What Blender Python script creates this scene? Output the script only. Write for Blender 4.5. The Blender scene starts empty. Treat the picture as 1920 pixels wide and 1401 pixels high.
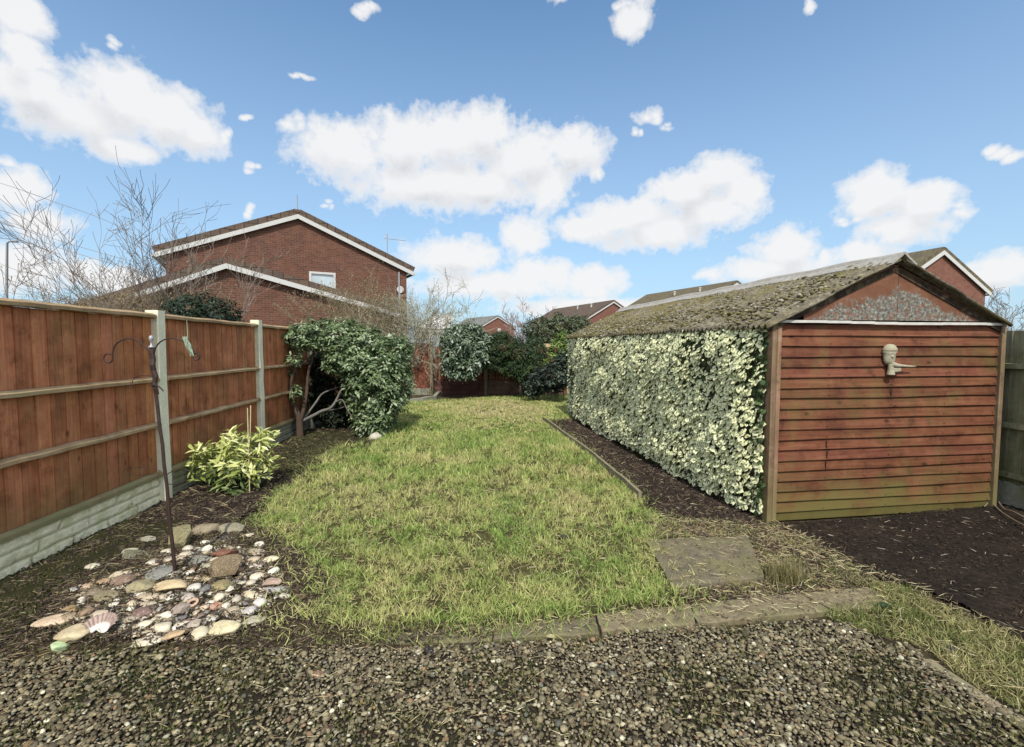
import bpy, bmesh, math, random
import numpy as np
from mathutils import Vector, Matrix, noise as mnoise
random.seed(7)
RNG = np.random.default_rng(11)
sc = bpy.context.scene
COL = sc.collection

# ------------------------------------------------------------------ camera
F, CX, CY, HC = 900.0, 960.0, 700.5, 1.5
TH = math.atan(52.5 / F)

def ray(px, py):
    u = (px - CX) / F; v = -(py - CY) / F
    return np.array((u, math.cos(TH) + v * math.sin(TH), -math.sin(TH) + v * math.cos(TH)))

def G(px, py, z=0.0):
    d = ray(px, py); t = (z - HC) / d[2]
    return (d[0] * t, d[1] * t)

def D(px, py, Y):
    d = ray(px, py); t = Y / d[1]
    return Vector((d[0] * t, Y, HC + d[2] * t))

cam = bpy.data.cameras.new('camera'); cam.sensor_width = 36; cam.lens = 36 * F / 1920
cam.clip_start = 0.05; cam.clip_end = 3000
co = bpy.data.objects.new('camera', cam); COL.objects.link(co)
co.location = (0, 0, HC); co.rotation_euler = (math.pi / 2 - TH, 0, 0)
sc.camera = co

# ------------------------------------------------------------------ numpy noise
_perm = RNG.random((512, 512))
def vnoise(x, y):
    x = np.asarray(x, float); y = np.asarray(y, float)
    xi = np.floor(x).astype(int); yi = np.floor(y).astype(int)
    fx = x - xi; fy = y - yi
    fx = fx * fx * (3 - 2 * fx); fy = fy * fy * (3 - 2 * fy)
    a = _perm[xi % 512, yi % 512]; b = _perm[(xi + 1) % 512, yi % 512]
    c = _perm[xi % 512, (yi + 1) % 512]; d = _perm[(xi + 1) % 512, (yi + 1) % 512]
    return (a * (1 - fx) + b * fx) * (1 - fy) + (c * (1 - fx) + d * fx) * fy
def fbm(x, y, o=4, s=1.0):
    x = np.asarray(x, float) * s; y = np.asarray(y, float) * s
    r = 0; a = 0.5; t = 0
    for i in range(o):
        r = r + a * vnoise(x + 17.3 * i, y + 9.1 * i); t += a; a *= .5; x = x * 2.03; y = y * 2.03
    return r / t

PILE = G(310, 1100)
def Hgt(x, y):
    x = np.asarray(x, float); y = np.asarray(y, float)
    h = (fbm(x, y, 3, 0.9) - .5) * .05
    h = h + .10 * np.exp(-((x - PILE[0]) ** 2 + ((y - PILE[1]) * .8) ** 2) / .35)
    h = h * np.clip((y - 1.0) / 1.0, .3, 1)
    return h

def GH(px, py, off=0.0):
    d = ray(px, py); z = off
    for _ in range(12):
        t = (z - HC) / d[2]; z = z + .6 * (float(Hgt(d[0] * t, d[1] * t)) + off - z)
    t = (z - HC) / d[2]
    return d[0] * t, d[1] * t, z - off

def inpoly(x, y, P):
    x = np.asarray(x); y = np.asarray(y); ins = np.zeros(x.shape, bool); n = len(P)
    for i in range(n):
        x1, y1 = P[i]; x2, y2 = P[(i + 1) % n]
        c = ((y1 > y) != (y2 > y)) & (x < (x2 - x1) * (y - y1) / ((y2 - y1) if y2 != y1 else 1e-9) + x1)
        ins ^= c
    return ins

def segdist(x, y, P):
    """distance to polygon border"""
    best = np.full(np.shape(x), 1e9); n = len(P)
    for i in range(n):
        x1, y1 = P[i]; x2, y2 = P[(i + 1) % n]
        dx, dy = x2 - x1, y2 - y1; L = dx * dx + dy * dy + 1e-12
        t = np.clip(((x - x1) * dx + (y - y1) * dy) / L, 0, 1)
        best = np.minimum(best, np.hypot(x - x1 - t * dx, y - y1 - t * dy))
    return best

# ------------------------------------------------------------------ tagging & linking
def tag(o, label=None, cat=None, group=None, kind=None):
    if label: o['label'] = label
    if cat: o['category'] = cat
    if group: o['group'] = group
    if kind: o['kind'] = kind
    return o

def empty(name, loc, label, cat, group=None):
    o = bpy.data.objects.new(name, None); COL.objects.link(o); o.location = loc
    o.empty_display_size = .1
    return tag(o, label, cat, group)

def raw_mesh(name, V, Fc, mats, parent=None, origin=None, smooth=False, attrs=None, midx=None, uv=True):
    """V (n,3) array world coords; Fc list of tuples or (m,k) array."""
    V = np.asarray(V, np.float32).reshape(-1, 3)
    if parent is not None:
        p = parent; off = np.zeros(3)
        while p is not None:
            off = off + np.array(p.location); p = p.parent
        loc = None; V = V - off.astype(np.float32)
    elif origin is not None:
        V = V - np.asarray(origin, np.float32)
    me = bpy.data.meshes.new(name)
    if isinstance(Fc, np.ndarray):
        k = Fc.shape[1]; m = len(Fc)
        ls = np.arange(0, m * k, k, dtype=np.int32); lt = np.full(m, k, np.int32); lv = Fc.astype(np.int32).ravel()
    else:
        lt = np.array([len(f) for f in Fc], np.int32)
        ls = np.concatenate(([0], np.cumsum(lt)[:-1])).astype(np.int32)
        lv = np.array([i for f in Fc for i in f], np.int32); m = len(Fc)
    me.vertices.add(len(V)); me.vertices.foreach_set('co', V.ravel())
    me.loops.add(len(lv)); me.loops.foreach_set('vertex_index', lv)
    me.polygons.add(m); me.polygons.foreach_set('loop_start', ls)
    if midx is not None: me.polygons.foreach_set('material_index', np.asarray(midx, np.int32))
    me.polygons.foreach_set('use_smooth', np.full(m, bool(smooth)))
    me.update(calc_edges=True)
    if uv and m:
        nr = np.zeros(m * 3, np.float32); me.polygons.foreach_get('normal', nr); nr = nr.reshape(-1, 3)
        nl = np.repeat(nr, lt, axis=0)
        t = np.stack([-nl[:, 1], nl[:, 0], np.zeros(len(nl))], 1); ln = np.linalg.norm(t, axis=1)
        flat = ln < .12; t[flat] = (1, 0, 0); ln[flat] = 1; t /= ln[:, None]
        b = np.cross(nl, t)
        P = V[lv]
        uvl = np.stack([(P * t).sum(1), (P * b).sum(1)], 1).astype(np.float32)
        ul = me.uv_layers.new(name='UVMap'); ul.data.foreach_set('uv', uvl.ravel())
    if attrs:
        for an, av in attrs.items():
            av = np.asarray(av, np.float32)
            if av.ndim == 2:
                if av.shape[1] == 3: av = np.concatenate([av, np.ones((len(av), 1), np.float32)], 1)
                a = me.attributes.new(an, 'FLOAT_COLOR', 'POINT'); a.data.foreach_set('color', av.astype(np.float32).ravel())
            else:
                a = me.attributes.new(an, 'FLOAT', 'POINT'); a.data.foreach_set('value', av)
    for mt in (mats if isinstance(mats, (list, tuple)) else [mats]): me.materials.append(mt)
    o = bpy.data.objects.new(name, me); COL.objects.link(o)
    if parent is not None: o.parent = parent
    elif origin is not None: o.location = origin
    return o

class MB:
    def __init__(s): s.v = []; s.f = []; s.m = []; s.cols = []; s.cur = None
    def add(s, V, Fs, mi=0, col=None):
        b = len(s.v); s.v.extend([tuple(p) for p in V]); s.f.extend([tuple(i + b for i in f) for f in Fs]); s.m.extend([mi] * len(Fs))
        s.cols.extend([col if col is not None else (1, 1, 1)] * len(V))
    def box(s, c, size, ax=None, mi=0, col=None, taper=None):
        """c centre; ax 3 axis vectors (unit)"""
        ax = ax or (Vector((1, 0, 0)), Vector((0, 1, 0)), Vector((0, 0, 1)))
        c = Vector(c); V = []
        for k in (-1, 1):
            for j in (-1, 1):
                for i in (-1, 1):
                    tx = 1 if (taper is None or k < 0) else taper
                    V.append(c + ax[0] * (i * size[0] / 2 * tx) + ax[1] * (j * size[1] / 2 * tx) + ax[2] * (k * size[2] / 2))
        s.add(V, [(0, 2, 3, 1), (4, 5, 7, 6), (0, 1, 5, 4), (2, 6, 7, 3), (0, 4, 6, 2), (1, 3, 7, 5)], mi, col)
    def prism(s, pts, d, mi=0, col=None):
        """closed polygon pts extruded along vector d"""
        n = len(pts); d = Vector(d); V = [Vector(p) for p in pts] + [Vector(p) + d for p in pts]
        Fs = [tuple(range(n))[::-1], tuple(range(n, 2 * n))] + [(i, (i + 1) % n, n + (i + 1) % n, n + i) for i in range(n)]
        s.add(V, Fs, mi, col)
    def tube(s, P, R, n=6, mi=0, cap=True, col=None):
        V, Fs = tube_geo(P, R, n, cap); s.add(V, Fs, mi, col)
    def build(s, name, mats, parent=None, origin=None, smooth=False, bevel=0, col=False):
        o = raw_mesh(name, np.array(s.v), s.f, mats, parent, origin, smooth, attrs={'col': np.array(s.cols)} if col else None, midx=s.m)
        me = o.data
        bm = bmesh.new(); bm.from_mesh(me); bmesh.ops.recalc_face_normals(bm, faces=bm.faces); bm.to_mesh(me); bm.free()
        if bevel:
            md = o.modifiers.new('b', 'BEVEL'); md.width = bevel; md.segments = 2; md.limit_method = 'ANGLE'
        return o

def tube_geo(P, R, n=6, cap=True):
    P = np.asarray(P, float); k = len(P)
    R = np.full(k, R) if np.isscalar(R) else np.asarray(R, float)
    T = np.gradient(P, axis=0); T /= np.linalg.norm(T, axis=1)[:, None] + 1e-12
    up = np.array((0, 0, 1.)) if abs(T[0, 2]) < .9 else np.array((1., 0, 0))
    A = np.cross(T, up); bad = np.linalg.norm(A, axis=1) < .05
    A[bad] = np.cross(T[bad], (0, 1., 0.3)); A /= np.linalg.norm(A, axis=1)[:, None]
    for i in range(1, k):
        A[i] = A[i - 1] - T[i] * (A[i - 1] @ T[i]); A[i] /= np.linalg.norm(A[i]) + 1e-12
    B = np.cross(T, A)
    th = np.arange(n) * 2 * math.pi / n
    V = (P[:, None] + R[:, None, None] * (np.cos(th)[None, :, None] * A[:, None] + np.sin(th)[None, :, None] * B[:, None])).reshape(-1, 3)
    Fs = []
    for i in range(k - 1):
        for j in range(n):
            Fs.append((i * n + j, i * n + (j + 1) % n, (i + 1) * n + (j + 1) % n, (i + 1) * n + j))
    if cap: Fs.append(tuple(range(n))[::-1]); Fs.append(tuple((k - 1) * n + j for j in range(n)))
    return V, Fs

# ------------------------------------------------------------------ instancing of small templates into one mesh
def frames(fwd, up):
    """rotation matrices with columns (side, fwd, up)"""
    f = fwd / (np.linalg.norm(fwd, axis=1)[:, None] + 1e-9)
    s = np.cross(f, up); s /= np.linalg.norm(s, axis=1)[:, None] + 1e-9
    u = np.cross(s, f)
    return np.stack([s, f, u], 2)

def instance(name, TV, TF, R, T, S, mats, col=None, parent=None, origin=None, smooth=False, lw=False, extra=None, uv=False):
    """TV (k,3) or (N,k,3)"""
    N = len(T); S = np.asarray(S, float)
    if S.ndim == 1: S = S[:, None].repeat(3, 1)
    tv = TV if TV.ndim == 3 else TV[None].repeat(N, 0)
    k = tv.shape[1]
    V = np.einsum('nij,nkj->nki', R, tv * S[:, None, :]) + T[:, None]
    TF = np.asarray(TF, np.int32)
    Fc = (TF[None] + (np.arange(N) * k)[:, None, None]).reshape(-1, TF.shape[1])
    at = {}
    if col is not None: at['col'] = np.repeat(col, k, axis=0)
    if lw:
        at['lu'] = np.tile(TV[:, 1] / max(TV[:, 1].max(), 1e-6), N)
        at['lw'] = np.tile(np.abs(TV[:, 0]) / max(np.abs(TV[:, 0]).max(), 1e-6), N)
    if extra: at.update(extra)
    return raw_mesh(name, V.reshape(-1, 3), Fc, mats, parent, origin, smooth, at, uv=uv)

def ico(sub):
    bm = bmesh.new(); bmesh.ops.create_icosphere(bm, subdivisions=sub, radius=1)
    V = np.array([v.co[:] for v in bm.verts]); Fs = np.array([[v.index for v in f.verts] for f in bm.faces]); bm.free()
    return V, Fs
ICO0 = ico(1); ICO2 = ico(2); ICO3 = ico(3)

def rand_rot(N, tilt=1.0):
    a = RNG.random(N) * 2 * math.pi
    up = np.stack([RNG.normal(0, .35 * tilt, N), RNG.normal(0, .35 * tilt, N), np.ones(N)], 1)
    up /= np.linalg.norm(up, axis=1)[:, None]
    return frames(np.stack([np.cos(a), np.sin(a), np.zeros(N)], 1), up)

# leaf templates: x side, y along, z up
LEAF_E = np.array([(0, 0, 0), (-.15, .3, .03), (0, .3, -.02), (.15, .3, .03), (-.19, .62, .02), (0, .62, -.03), (.19, .62, .02), (0, 1, -.12)], float)
LEAF_EF = [(0, 2, 1), (0, 3, 2), (1, 2, 5), (1, 5, 4), (2, 3, 6), (2, 6, 5), (4, 5, 7), (5, 6, 7)]
LEAF_I = np.array([(0, .42, .05), (0, 0, 0), (.3, -.1, -.02), (.55, .25, -.05), (.4, .6, 0), (0, 1, -.1), (-.4, .6, 0), (-.55, .25, -.05), (-.3, -.1, -.02)], float)
LEAF_IF = [(0, 1, 2), (0, 2, 3), (0, 3, 4), (0, 4, 5), (0, 5, 6), (0, 6, 7), (0, 7, 8), (0, 8, 1)]
BLADE = np.array([(-.5, 0, 0), (.5, 0, 0), (-.42, .10, .45), (.42, .10, .45), (-.25, .38, .8), (.25, .38, .8), (0, .8, 1.0)], float)
BLADE_F = [(0, 1, 3), (0, 3, 2), (2, 3, 5), (2, 5, 4), (4, 5, 6)]

# ------------------------------------------------------------------ materials
def mat(name, rough=.8, spec=.3):
    m = bpy.data.materials.new(name); m.use_nodes = True
    nt = m.node_tree; b = nt.nodes['Principled BSDF']
    b.inputs['Roughness'].default_value = rough; b.inputs['Specular IOR Level'].default_value = spec
    return m, nt, b
class NT:
    def __init__(s, nt): s.nt = nt; s.L = nt.links
    def n(s, t, **k):
        nd = s.nt.nodes.new(t)
        for a, v in k.items():
            if a.startswith('i_'):
                nd.inputs[a[2:].replace('_', ' ')].default_value = v
            else: setattr(nd, a, v)
        return nd
    def l(s, a, b): s.L.new(a, b)
    def coords(s, kind='Object', scale=(1, 1, 1), rot=(0, 0, 0)):
        tc = s.n('ShaderNodeTexCoord'); mp = s.n('ShaderNodeMapping'); mp.inputs['Scale'].default_value = scale; mp.inputs['Rotation'].default_value = rot
        s.l(tc.outputs[kind], mp.inputs[0]); return mp.outputs[0]
    def noise(s, vec, scale, detail=4, rough=.55, dist=0):
        nd = s.n('ShaderNodeTexNoise'); nd.inputs['Scale'].default_value = scale; nd.inputs['Detail'].default_value = detail
        nd.inputs['Roughness'].default_value = rough; nd.inputs['Distortion'].default_value = dist
        s.l(vec, nd.inputs['Vector']); return nd.outputs['Fac']
    def voro(s, vec, scale, feature='F1', out='Distance'):
        nd = s.n('ShaderNodeTexVoronoi', feature=feature); nd.inputs['Scale'].default_value = scale; s.l(vec, nd.inputs['Vector']); return nd.outputs[out]
    def ramp(s, fac, stops, interp='LINEAR'):
        nd = s.n('ShaderNodeValToRGB'); cr = nd.color_ramp; cr.interpolation = interp
        while len(cr.elements) < len(stops): cr.elements.new(.5)
        for e, (p, c) in zip(cr.elements, stops):
            e.position = p; e.color = (*c, 1) if isinstance(c, (tuple, list)) else (c, c, c, 1)
        s.l(fac, nd.inputs[0]); return nd.outputs[0]
    def mix(s, fac, a, b, mode='MIX'):
        nd = s.n('ShaderNodeMix', data_type='RGBA', blend_type=mode); nd.clamp_factor = True
        for sk, v in ((nd.inputs[0], fac), (nd.inputs[6], a), (nd.inputs[7], b)):
            if hasattr(v, 'is_linked') or isinstance(v, bpy.types.NodeSocket): s.l(v, sk)
            elif isinstance(v, (tuple, list)): sk.default_value = (*v, 1)
            else: sk.default_value = v if not (sk.type == 'RGBA') else (v, v, v, 1)
        return nd.outputs[2]
    def math(s, op, a, b=None, c=None, clamp=False):
        nd = s.n('ShaderNodeMath', operation=op); nd.use_clamp = clamp
        for i, v in enumerate((a, b, c)):
            if v is None: continue
            if isinstance(v, bpy.types.NodeSocket): s.l(v, nd.inputs[i])
            else: nd.inputs[i].default_value = v
        return nd.outputs[0]
    def mr(s, v, a, b, c=0, d=1):
        nd = s.n('ShaderNodeMapRange'); s.l(v, nd.inputs[0])
        for i, x in enumerate((a, b, c, d)): nd.inputs[i + 1].default_value = x
        return nd.outputs[0]
    def sep(s, v):
        nd = s.n('ShaderNodeSeparateXYZ'); s.l(v, nd.inputs[0]); return nd.outputs
    def bump(s, h, dist, b, strength=1):
        nd = s.n('ShaderNodeBump'); nd.inputs['Distance'].default_value = dist; nd.inputs['Strength'].default_value = strength
        s.l(h, nd.inputs['Height']); s.l(nd.outputs[0], b.inputs['Normal'])
    def attr(s, name, out='Color'):
        nd = s.n('ShaderNodeAttribute', attribute_name=name); return nd.outputs[out]

def m_simple(name, c, rough=.7, var=.25, scale=8, bump=0, spec=.3, metal=0, c2=None, kind='Object'):
    m, nt, b = mat(name, rough, spec); N = NT(nt); v = N.coords(kind)
    f = N.noise(v, scale, 6)
    c2 = c2 or tuple(x * (1 - var) for x in c)
    N.l(N.ramp(f, [(.3, c2), (.7, c)]), b.inputs['Base Color']); b.inputs['Metallic'].default_value = metal
    if bump: N.bump(N.noise(v, scale * 4, 6), bump, b)
    return m

def m_leaf(name, rough=.45, spec=.4, edge=None, trans=.25, mode='col'):
    m, nt, b = mat(name, rough, spec); N = NT(nt)
    c = N.attr('col')
    if edge is not None:   # pale margins on a darker leaf
        w = N.attr('lw', 'Fac'); u = N.attr('lu', 'Fac')
        e = N.math('MAXIMUM', w, N.math('SUBTRACT', u, .15))
        e2 = N.math('ADD', e, N.math('MULTIPLY', N.math('SUBTRACT', N.noise(N.coords(), 60, 3), .5), .9))
        c = N.mix(N.mr(e2, .1, .42), c, edge)
    N.l(c, b.inputs['Base Color'])
    if trans:
        out = nt.nodes['Material Output']; tr = N.n('ShaderNodeBsdfTranslucent'); N.l(c, tr.inputs[0])
        ms = N.n('ShaderNodeMixShader'); ms.inputs[0].default_value = trans
        N.l(b.outputs[0], ms.inputs[1]); N.l(tr.outputs[0], ms.inputs[2]); N.l(ms.outputs[0], out.inputs[0])
    return m

M = {}
M['leaf'] = m_leaf('leaf_green')
M['ivy'] = m_leaf('leaf_variegated', edge=(.83, .82, .50), trans=.2, rough=.5)
M['blade'] = m_leaf('grass_blade', rough=.6, spec=.25, trans=.35)
M['matte'] = m_leaf('matte_bits', rough=.9, spec=.15, trans=0)

def m_stone(name='stone'):
    m, nt, b = mat(name, .75, .3); N = NT(nt); v = N.coords()
    c = N.attr('col'); f = N.noise(v, 30, 8, .65); g = N.noise(v, 140, 4, .6)
    c1 = N.mix(N.mr(f, .35, .7), N.mix(1, c, (.62, .58, .55), 'MULTIPLY'), c)
    c2 = N.mix(N.mr(g, .55, .75, 0, .5), c1, (.75, .72, .66))
    N.l(c2, b.inputs['Base Color']); N.bump(N.math('ADD', f, N.math('MULTIPLY', g, .4)), .004, b)
    return m
M['stone'] = m_stone()
def m_pebble():
    m, nt, b = mat('pebble', .8, .3); N = NT(nt); v = N.coords()
    c = N.attr('col'); f = N.noise(v, 90, 5, .6); big = N.noise(v, 3, 5, .6)
    c1 = N.mix(N.mr(f, .3, .7), N.mix(1, c, (.6, .58, .55), 'MULTIPLY'), c)
    c2 = N.mix(N.mr(N.math('ADD', N.math('MULTIPLY', f, .5), big), .80, 1.0, 0, .4), c1, (.075, .085, .025))
    N.l(c2, b.inputs['Base Color']); return m
M['pebble'] = m_pebble()

def m_soil(name, c1, c2, c3, scale=6, bump=.02):
    m, nt, b = mat(name, .95, .15); N = NT(nt); v = N.coords()
    f = N.noise(v, scale, 8, .65); g = N.noise(v, scale * 9, 6, .7)
    c = N.ramp(f, [(.3, c1), (.55, c2), (.75, c3)])
    c = N.mix(N.mr(g, .35, .7), N.mix(1, c, (.5, .48, .45), 'MULTIPLY'), c)
    N.l(c, b.inputs['Base Color']); N.bump(g, bump, b); return m
M['soil'] = m_soil('garden_soil', (.06, .045, .027), (.10, .076, .042), (.12, .11, .045))
M['lawn'] = m_soil('lawn_base', (.06, .055, .022), (.10, .095, .035), (.17, .145, .065), 5)
M['gravel'] = m_soil('gravel_base', (.035, .028, .02), (.055, .045, .03), (.06, .065, .025))
M['bed'] = m_soil('bed_soil', (.022, .015, .012), (.04, .028, .02), (.06, .045, .03))
M['mulch'] = m_soil('bark_mulch', (.018, .014, .011), (.034, .025, .018), (.065, .048, .03), 2.5)
M['moss'] = m_soil('moss', (.035, .032, .016), (.055, .055, .02), (.085, .09, .03), 14)
M['fargrass'] = m_soil('far_ground', (.07, .085, .03), (.10, .11, .04), (.12, .12, .06), .4)

# ------------------------------------------------------------------ wood
def m_wood(name, dark, mid, light, green=None, gz=(.1, .5), axis='Z', grain=60, knots=True, lichen=None, boardw=None, bax='Y', gamt=.8):
    """grain runs along axis; green algae below height gz (object z)"""
    m, nt, b = mat(name, .8, .2); N = NT(nt)
    sc_ = {'Z': (grain, grain, 2.2), 'X': (2.2, grain, grain), 'Y': (grain, 2.2, grain)}[axis]
    v = N.coords('Object', sc_); o = N.coords('Object')
    f = N.noise(v, 1, 5, .6, .4); big = N.noise(o, 2.2, 5, .6)
    c = N.ramp(N.math('ADD', N.math('MULTIPLY', f, .7), N.math('MULTIPLY', big, .45)), [(.33, dark), (.56, mid), (.8, light)])
    c = N.mix(1, c, N.attr('col'), 'MULTIPLY')
    if knots:
        sk = {'Z': (1, 1, .55), 'X': (.55, 1, 1), 'Y': (1, .55, 1)}[axis]
        kd = N.voro(N.coords('Object', sk), 6.5)
        c = N.mix(N.mr(kd, .05, .13, .8, 0), c, tuple(x * .4 for x in dark))
    # weather streaks
    st = N.noise(N.coords('Object', {'Z': (9, 9, .7), 'X': (.7, 9, 9), 'Y': (9, .7, 9)}[axis]), 1, 4)
    c = N.mix(N.mr(st, .52, .75, 0, .45), c, tuple(x * .55 for x in mid))
    bl = N.noise(o, 5.5, 6, .7)
    c = N.mix(N.mr(bl, .52, .70, 0, .45), c, tuple(x * 1.35 for x in light)); c = N.mix(N.mr(bl, .47, .32, 0, .7), c, tuple(x * .7 for x in dark))
    if green:
        z = N.sep(o)[2]; gn = N.noise(o, 2.6, 6, .7)
        gf = N.math('ADD', N.mr(z, gz[0], gz[1], 1, 0), N.math('MULTIPLY', N.math('SUBTRACT', gn, .5), 3.4), clamp=True)
        c = N.mix(N.math('MULTIPLY', gf, gamt), c, green)
    N.l(c, b.inputs['Base Color']); N.bump(f, .002, b); return m
M['fence'] = m_wood('fence_boards', (.22, .078, .034), (.385, .142, .062), (.52, .235, .115), green=(.13, .115, .04), gz=(.2, .62), gamt=.55)
M['rail'] = m_wood('fence_rails', (.20, .13, .07), (.34, .23, .125), (.45, .33, .20), axis='Y', green=(.2, .2, .09), gz=(.2, .5), knots=False)
M['clad'] = m_wood('shed_cladding', (.05, .018, .011), (.135, .048, .024), (.19, .082, .042), axis='X', grain=40, green=(.115, .10, .030), gz=(.02, .42), gamt=.9)
M['frame'] = m_wood('shed_frame', (.13, .08, .05), (.21, .13, .08), (.32, .22, .15), axis='Z', green=(.17, .15, .06), gz=(0, .7), knots=False)
M['oldfence'] = m_wood('weathered_fence', (.17, .155, .09), (.29, .27, .165), (.42, .39, .26), axis='Z', green=(.12, .13, .05), gz=(.0, .9))
M['redfence'] = m_wood('red_fence', (.12, .045, .03), (.2, .075, .045), (.27, .12, .07), axis='Z', green=(.11, .1, .05), gz=(.0, .3))
M['sleeper'] = m_wood('sleeper_boards', (.06, .032, .025), (.105, .055, .042), (.15, .09, .07), axis='X', knots=False)
M['palefence'] = m_wood('pale_fence', (.25, .19, .09), (.4, .32, .16), (.5, .42, .25), axis='Z')

def m_concrete(name, c, c2, green, amt=.5, bscale=40, dist=.004, gscale=3, att=False):
    m, nt, b = mat(name, .9, .2); N = NT(nt); v = N.coords()
    f = N.noise(v, bscale, 8, .7); g = N.noise(v, gscale, 6, .65)
    cc = N.ramp(f, [(.3, c2), (.7, c)])
    if att: cc = N.mix(1, cc, N.attr('col'), 'MULTIPLY')
    cc = N.mix(N.mr(g, .45, .68, 0, amt), cc, green)
    N.l(cc, b.inputs['Base Color']); N.bump(f, dist, b); return m
M['post'] = m_concrete('concrete_post', (.86, .82, .62), (.66, .63, .46), (.40, .42, .26), .35)
M['gboard'] = m_concrete('painted_concrete', (.98, .91, .64), (.72, .67, .46), (.42, .44, .16), .6, 30, .006, 9, att=True)
M['gboard2'] = m_concrete('mossy_concrete', (.33, .32, .26), (.2, .19, .15), (.2, .22, .09), .7, 30, .006, 6)
M['slab'] = m_concrete('paving', (.25, .205, .125), (.11, .09, .055), (.13, .13, .05), .65, 25, .004, 4)
M['slab2'] = m_concrete('paving_dark', (.20, .165, .105), (.075, .065, .045), (.17, .16, .06), .7, 18, .005, 3)
M['edge'] = m_concrete('edging', (.30, .25, .17), (.16, .13, .09), (.14, .15, .06), .6, 30, .004, 5)
M['white'] = m_simple('white_plastic', (.52, .51, .48), .4, .06, 3)
M['glass'] = m_simple('window_glass', (.42, .50, .53), .08, .25, 3, spec=.8)
M['dark'] = m_simple('void_shade', (.012, .011, .010), .9, .2)
M['iron'] = m_simple('rusty_iron', (.045, .022, .016), .6, .5, 40, .001, spec=.4)
M['grey'] = m_simple('galvanised', (.35, .36, .37), .5, .15, 20, metal=.3)
M['trim'] = m_simple('pale_trim', (.58, .55, .50), .6, .25, 12)
M['bamboo'] = m_simple('bamboo', (.5, .42, .24), .6, .2, 30)

def m_brick(name, b1, b2, mortar, scale=1):
    m, nt, b = mat(name, .9, .15); N = NT(nt); v = N.coords('UV', (1 / scale,) * 3)
    br = N.n('ShaderNodeTexBrick'); N.l(v, br.inputs['Vector'])
    for k, x in (('Scale', 1), ('Brick Width', .225), ('Row Height', .075), ('Mortar Size', .008), ('Mortar Smooth', .2), ('Bias', -.1)): br.inputs[k].default_value = x
    br.inputs['Color1'].default_value = (*b1, 1); br.inputs['Color2'].default_value = (*b2, 1); br.inputs['Mortar'].default_value = (*mortar, 1)
    f = N.noise(v, 3, 6, .7)
    c = N.mix(N.mr(f, .3, .7), N.mix(1, br.outputs[0], (.72, .68, .66), 'MULTIPLY'), br.outputs[0])
    c = N.mix(N.mr(N.noise(v, .35, 4), .5, .8, 0, .3), c, tuple(x * .6 for x in b2))
    N.l(c, b.inputs['Base Color']); N.bump(br.outputs['Fac'], .004, b, -.6 if False else .5); return m
M['brick'] = m_brick('red_brick', (.175, .073, .046), (.11, .05, .035), (.175, .135, .105))
M['brick2'] = m_brick('distant_brick', (.23, .09, .06), (.18, .075, .052), (.22, .16, .13))

def m_tiles(name, c, c2, moss, amt):
    m, nt, b = mat(name, .9, .15); N = NT(nt); v = N.coords('UV')
    br = N.n('ShaderNodeTexBrick'); N.l(v, br.inputs['Vector'])
    for k, x in (('Scale', 1), ('Brick Width', .33), ('Row Height', .32), ('Mortar Size', .018), ('Mortar Smooth', .5)): br.inputs[k].default_value = x
    br.inputs['Color1'].default_value = (*c, 1); br.inputs['Color2'].default_value = (*c2, 1); br.inputs['Mortar'].default_value = (*[x * .4 for x in c2], 1)
    f = N.noise(v, 1.6, 7, .7)
    cc = N.mix(N.mr(f, .42, .62, 0, amt), br.outputs[0], moss)
    N.l(cc, b.inputs['Base Color']); N.bump(br.outputs['Fac'], .02, b, .6); return m
M['tiles'] = m_tiles('roof_tiles', (.13, .085, .065), (.09, .065, .055), (.12, .10, .06), .5)
M['tiles_moss'] = m_tiles('mossy_roof_tiles', (.14, .11, .08), (.10, .085, .065), (.145, .125, .05), .8)
M['tiles_grey'] = m_tiles('grey_roof_tiles', (.2, .2, .19), (.16, .16, .15), (.17, .16, .12), .4)

# ------------------------------------------------------------------ light and sky
SUN_AZ, SUN_EL = math.radians(175), math.radians(51)   # azimuth from +Y towards +X
sd = Vector((math.sin(SUN_AZ) * math.cos(SUN_EL), math.cos(SUN_AZ) * math.cos(SUN_EL), math.sin(SUN_EL)))
sl = bpy.data.lights.new('sun', 'SUN'); sl.energy = 3.0; sl.angle = math.radians(.5); sl.color = (1, .95, .87)
so = bpy.data.objects.new('sun', sl); COL.objects.link(so); so.rotation_euler = sd.to_track_quat('Z', 'Y').to_euler(); so.location = sd * 50

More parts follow.
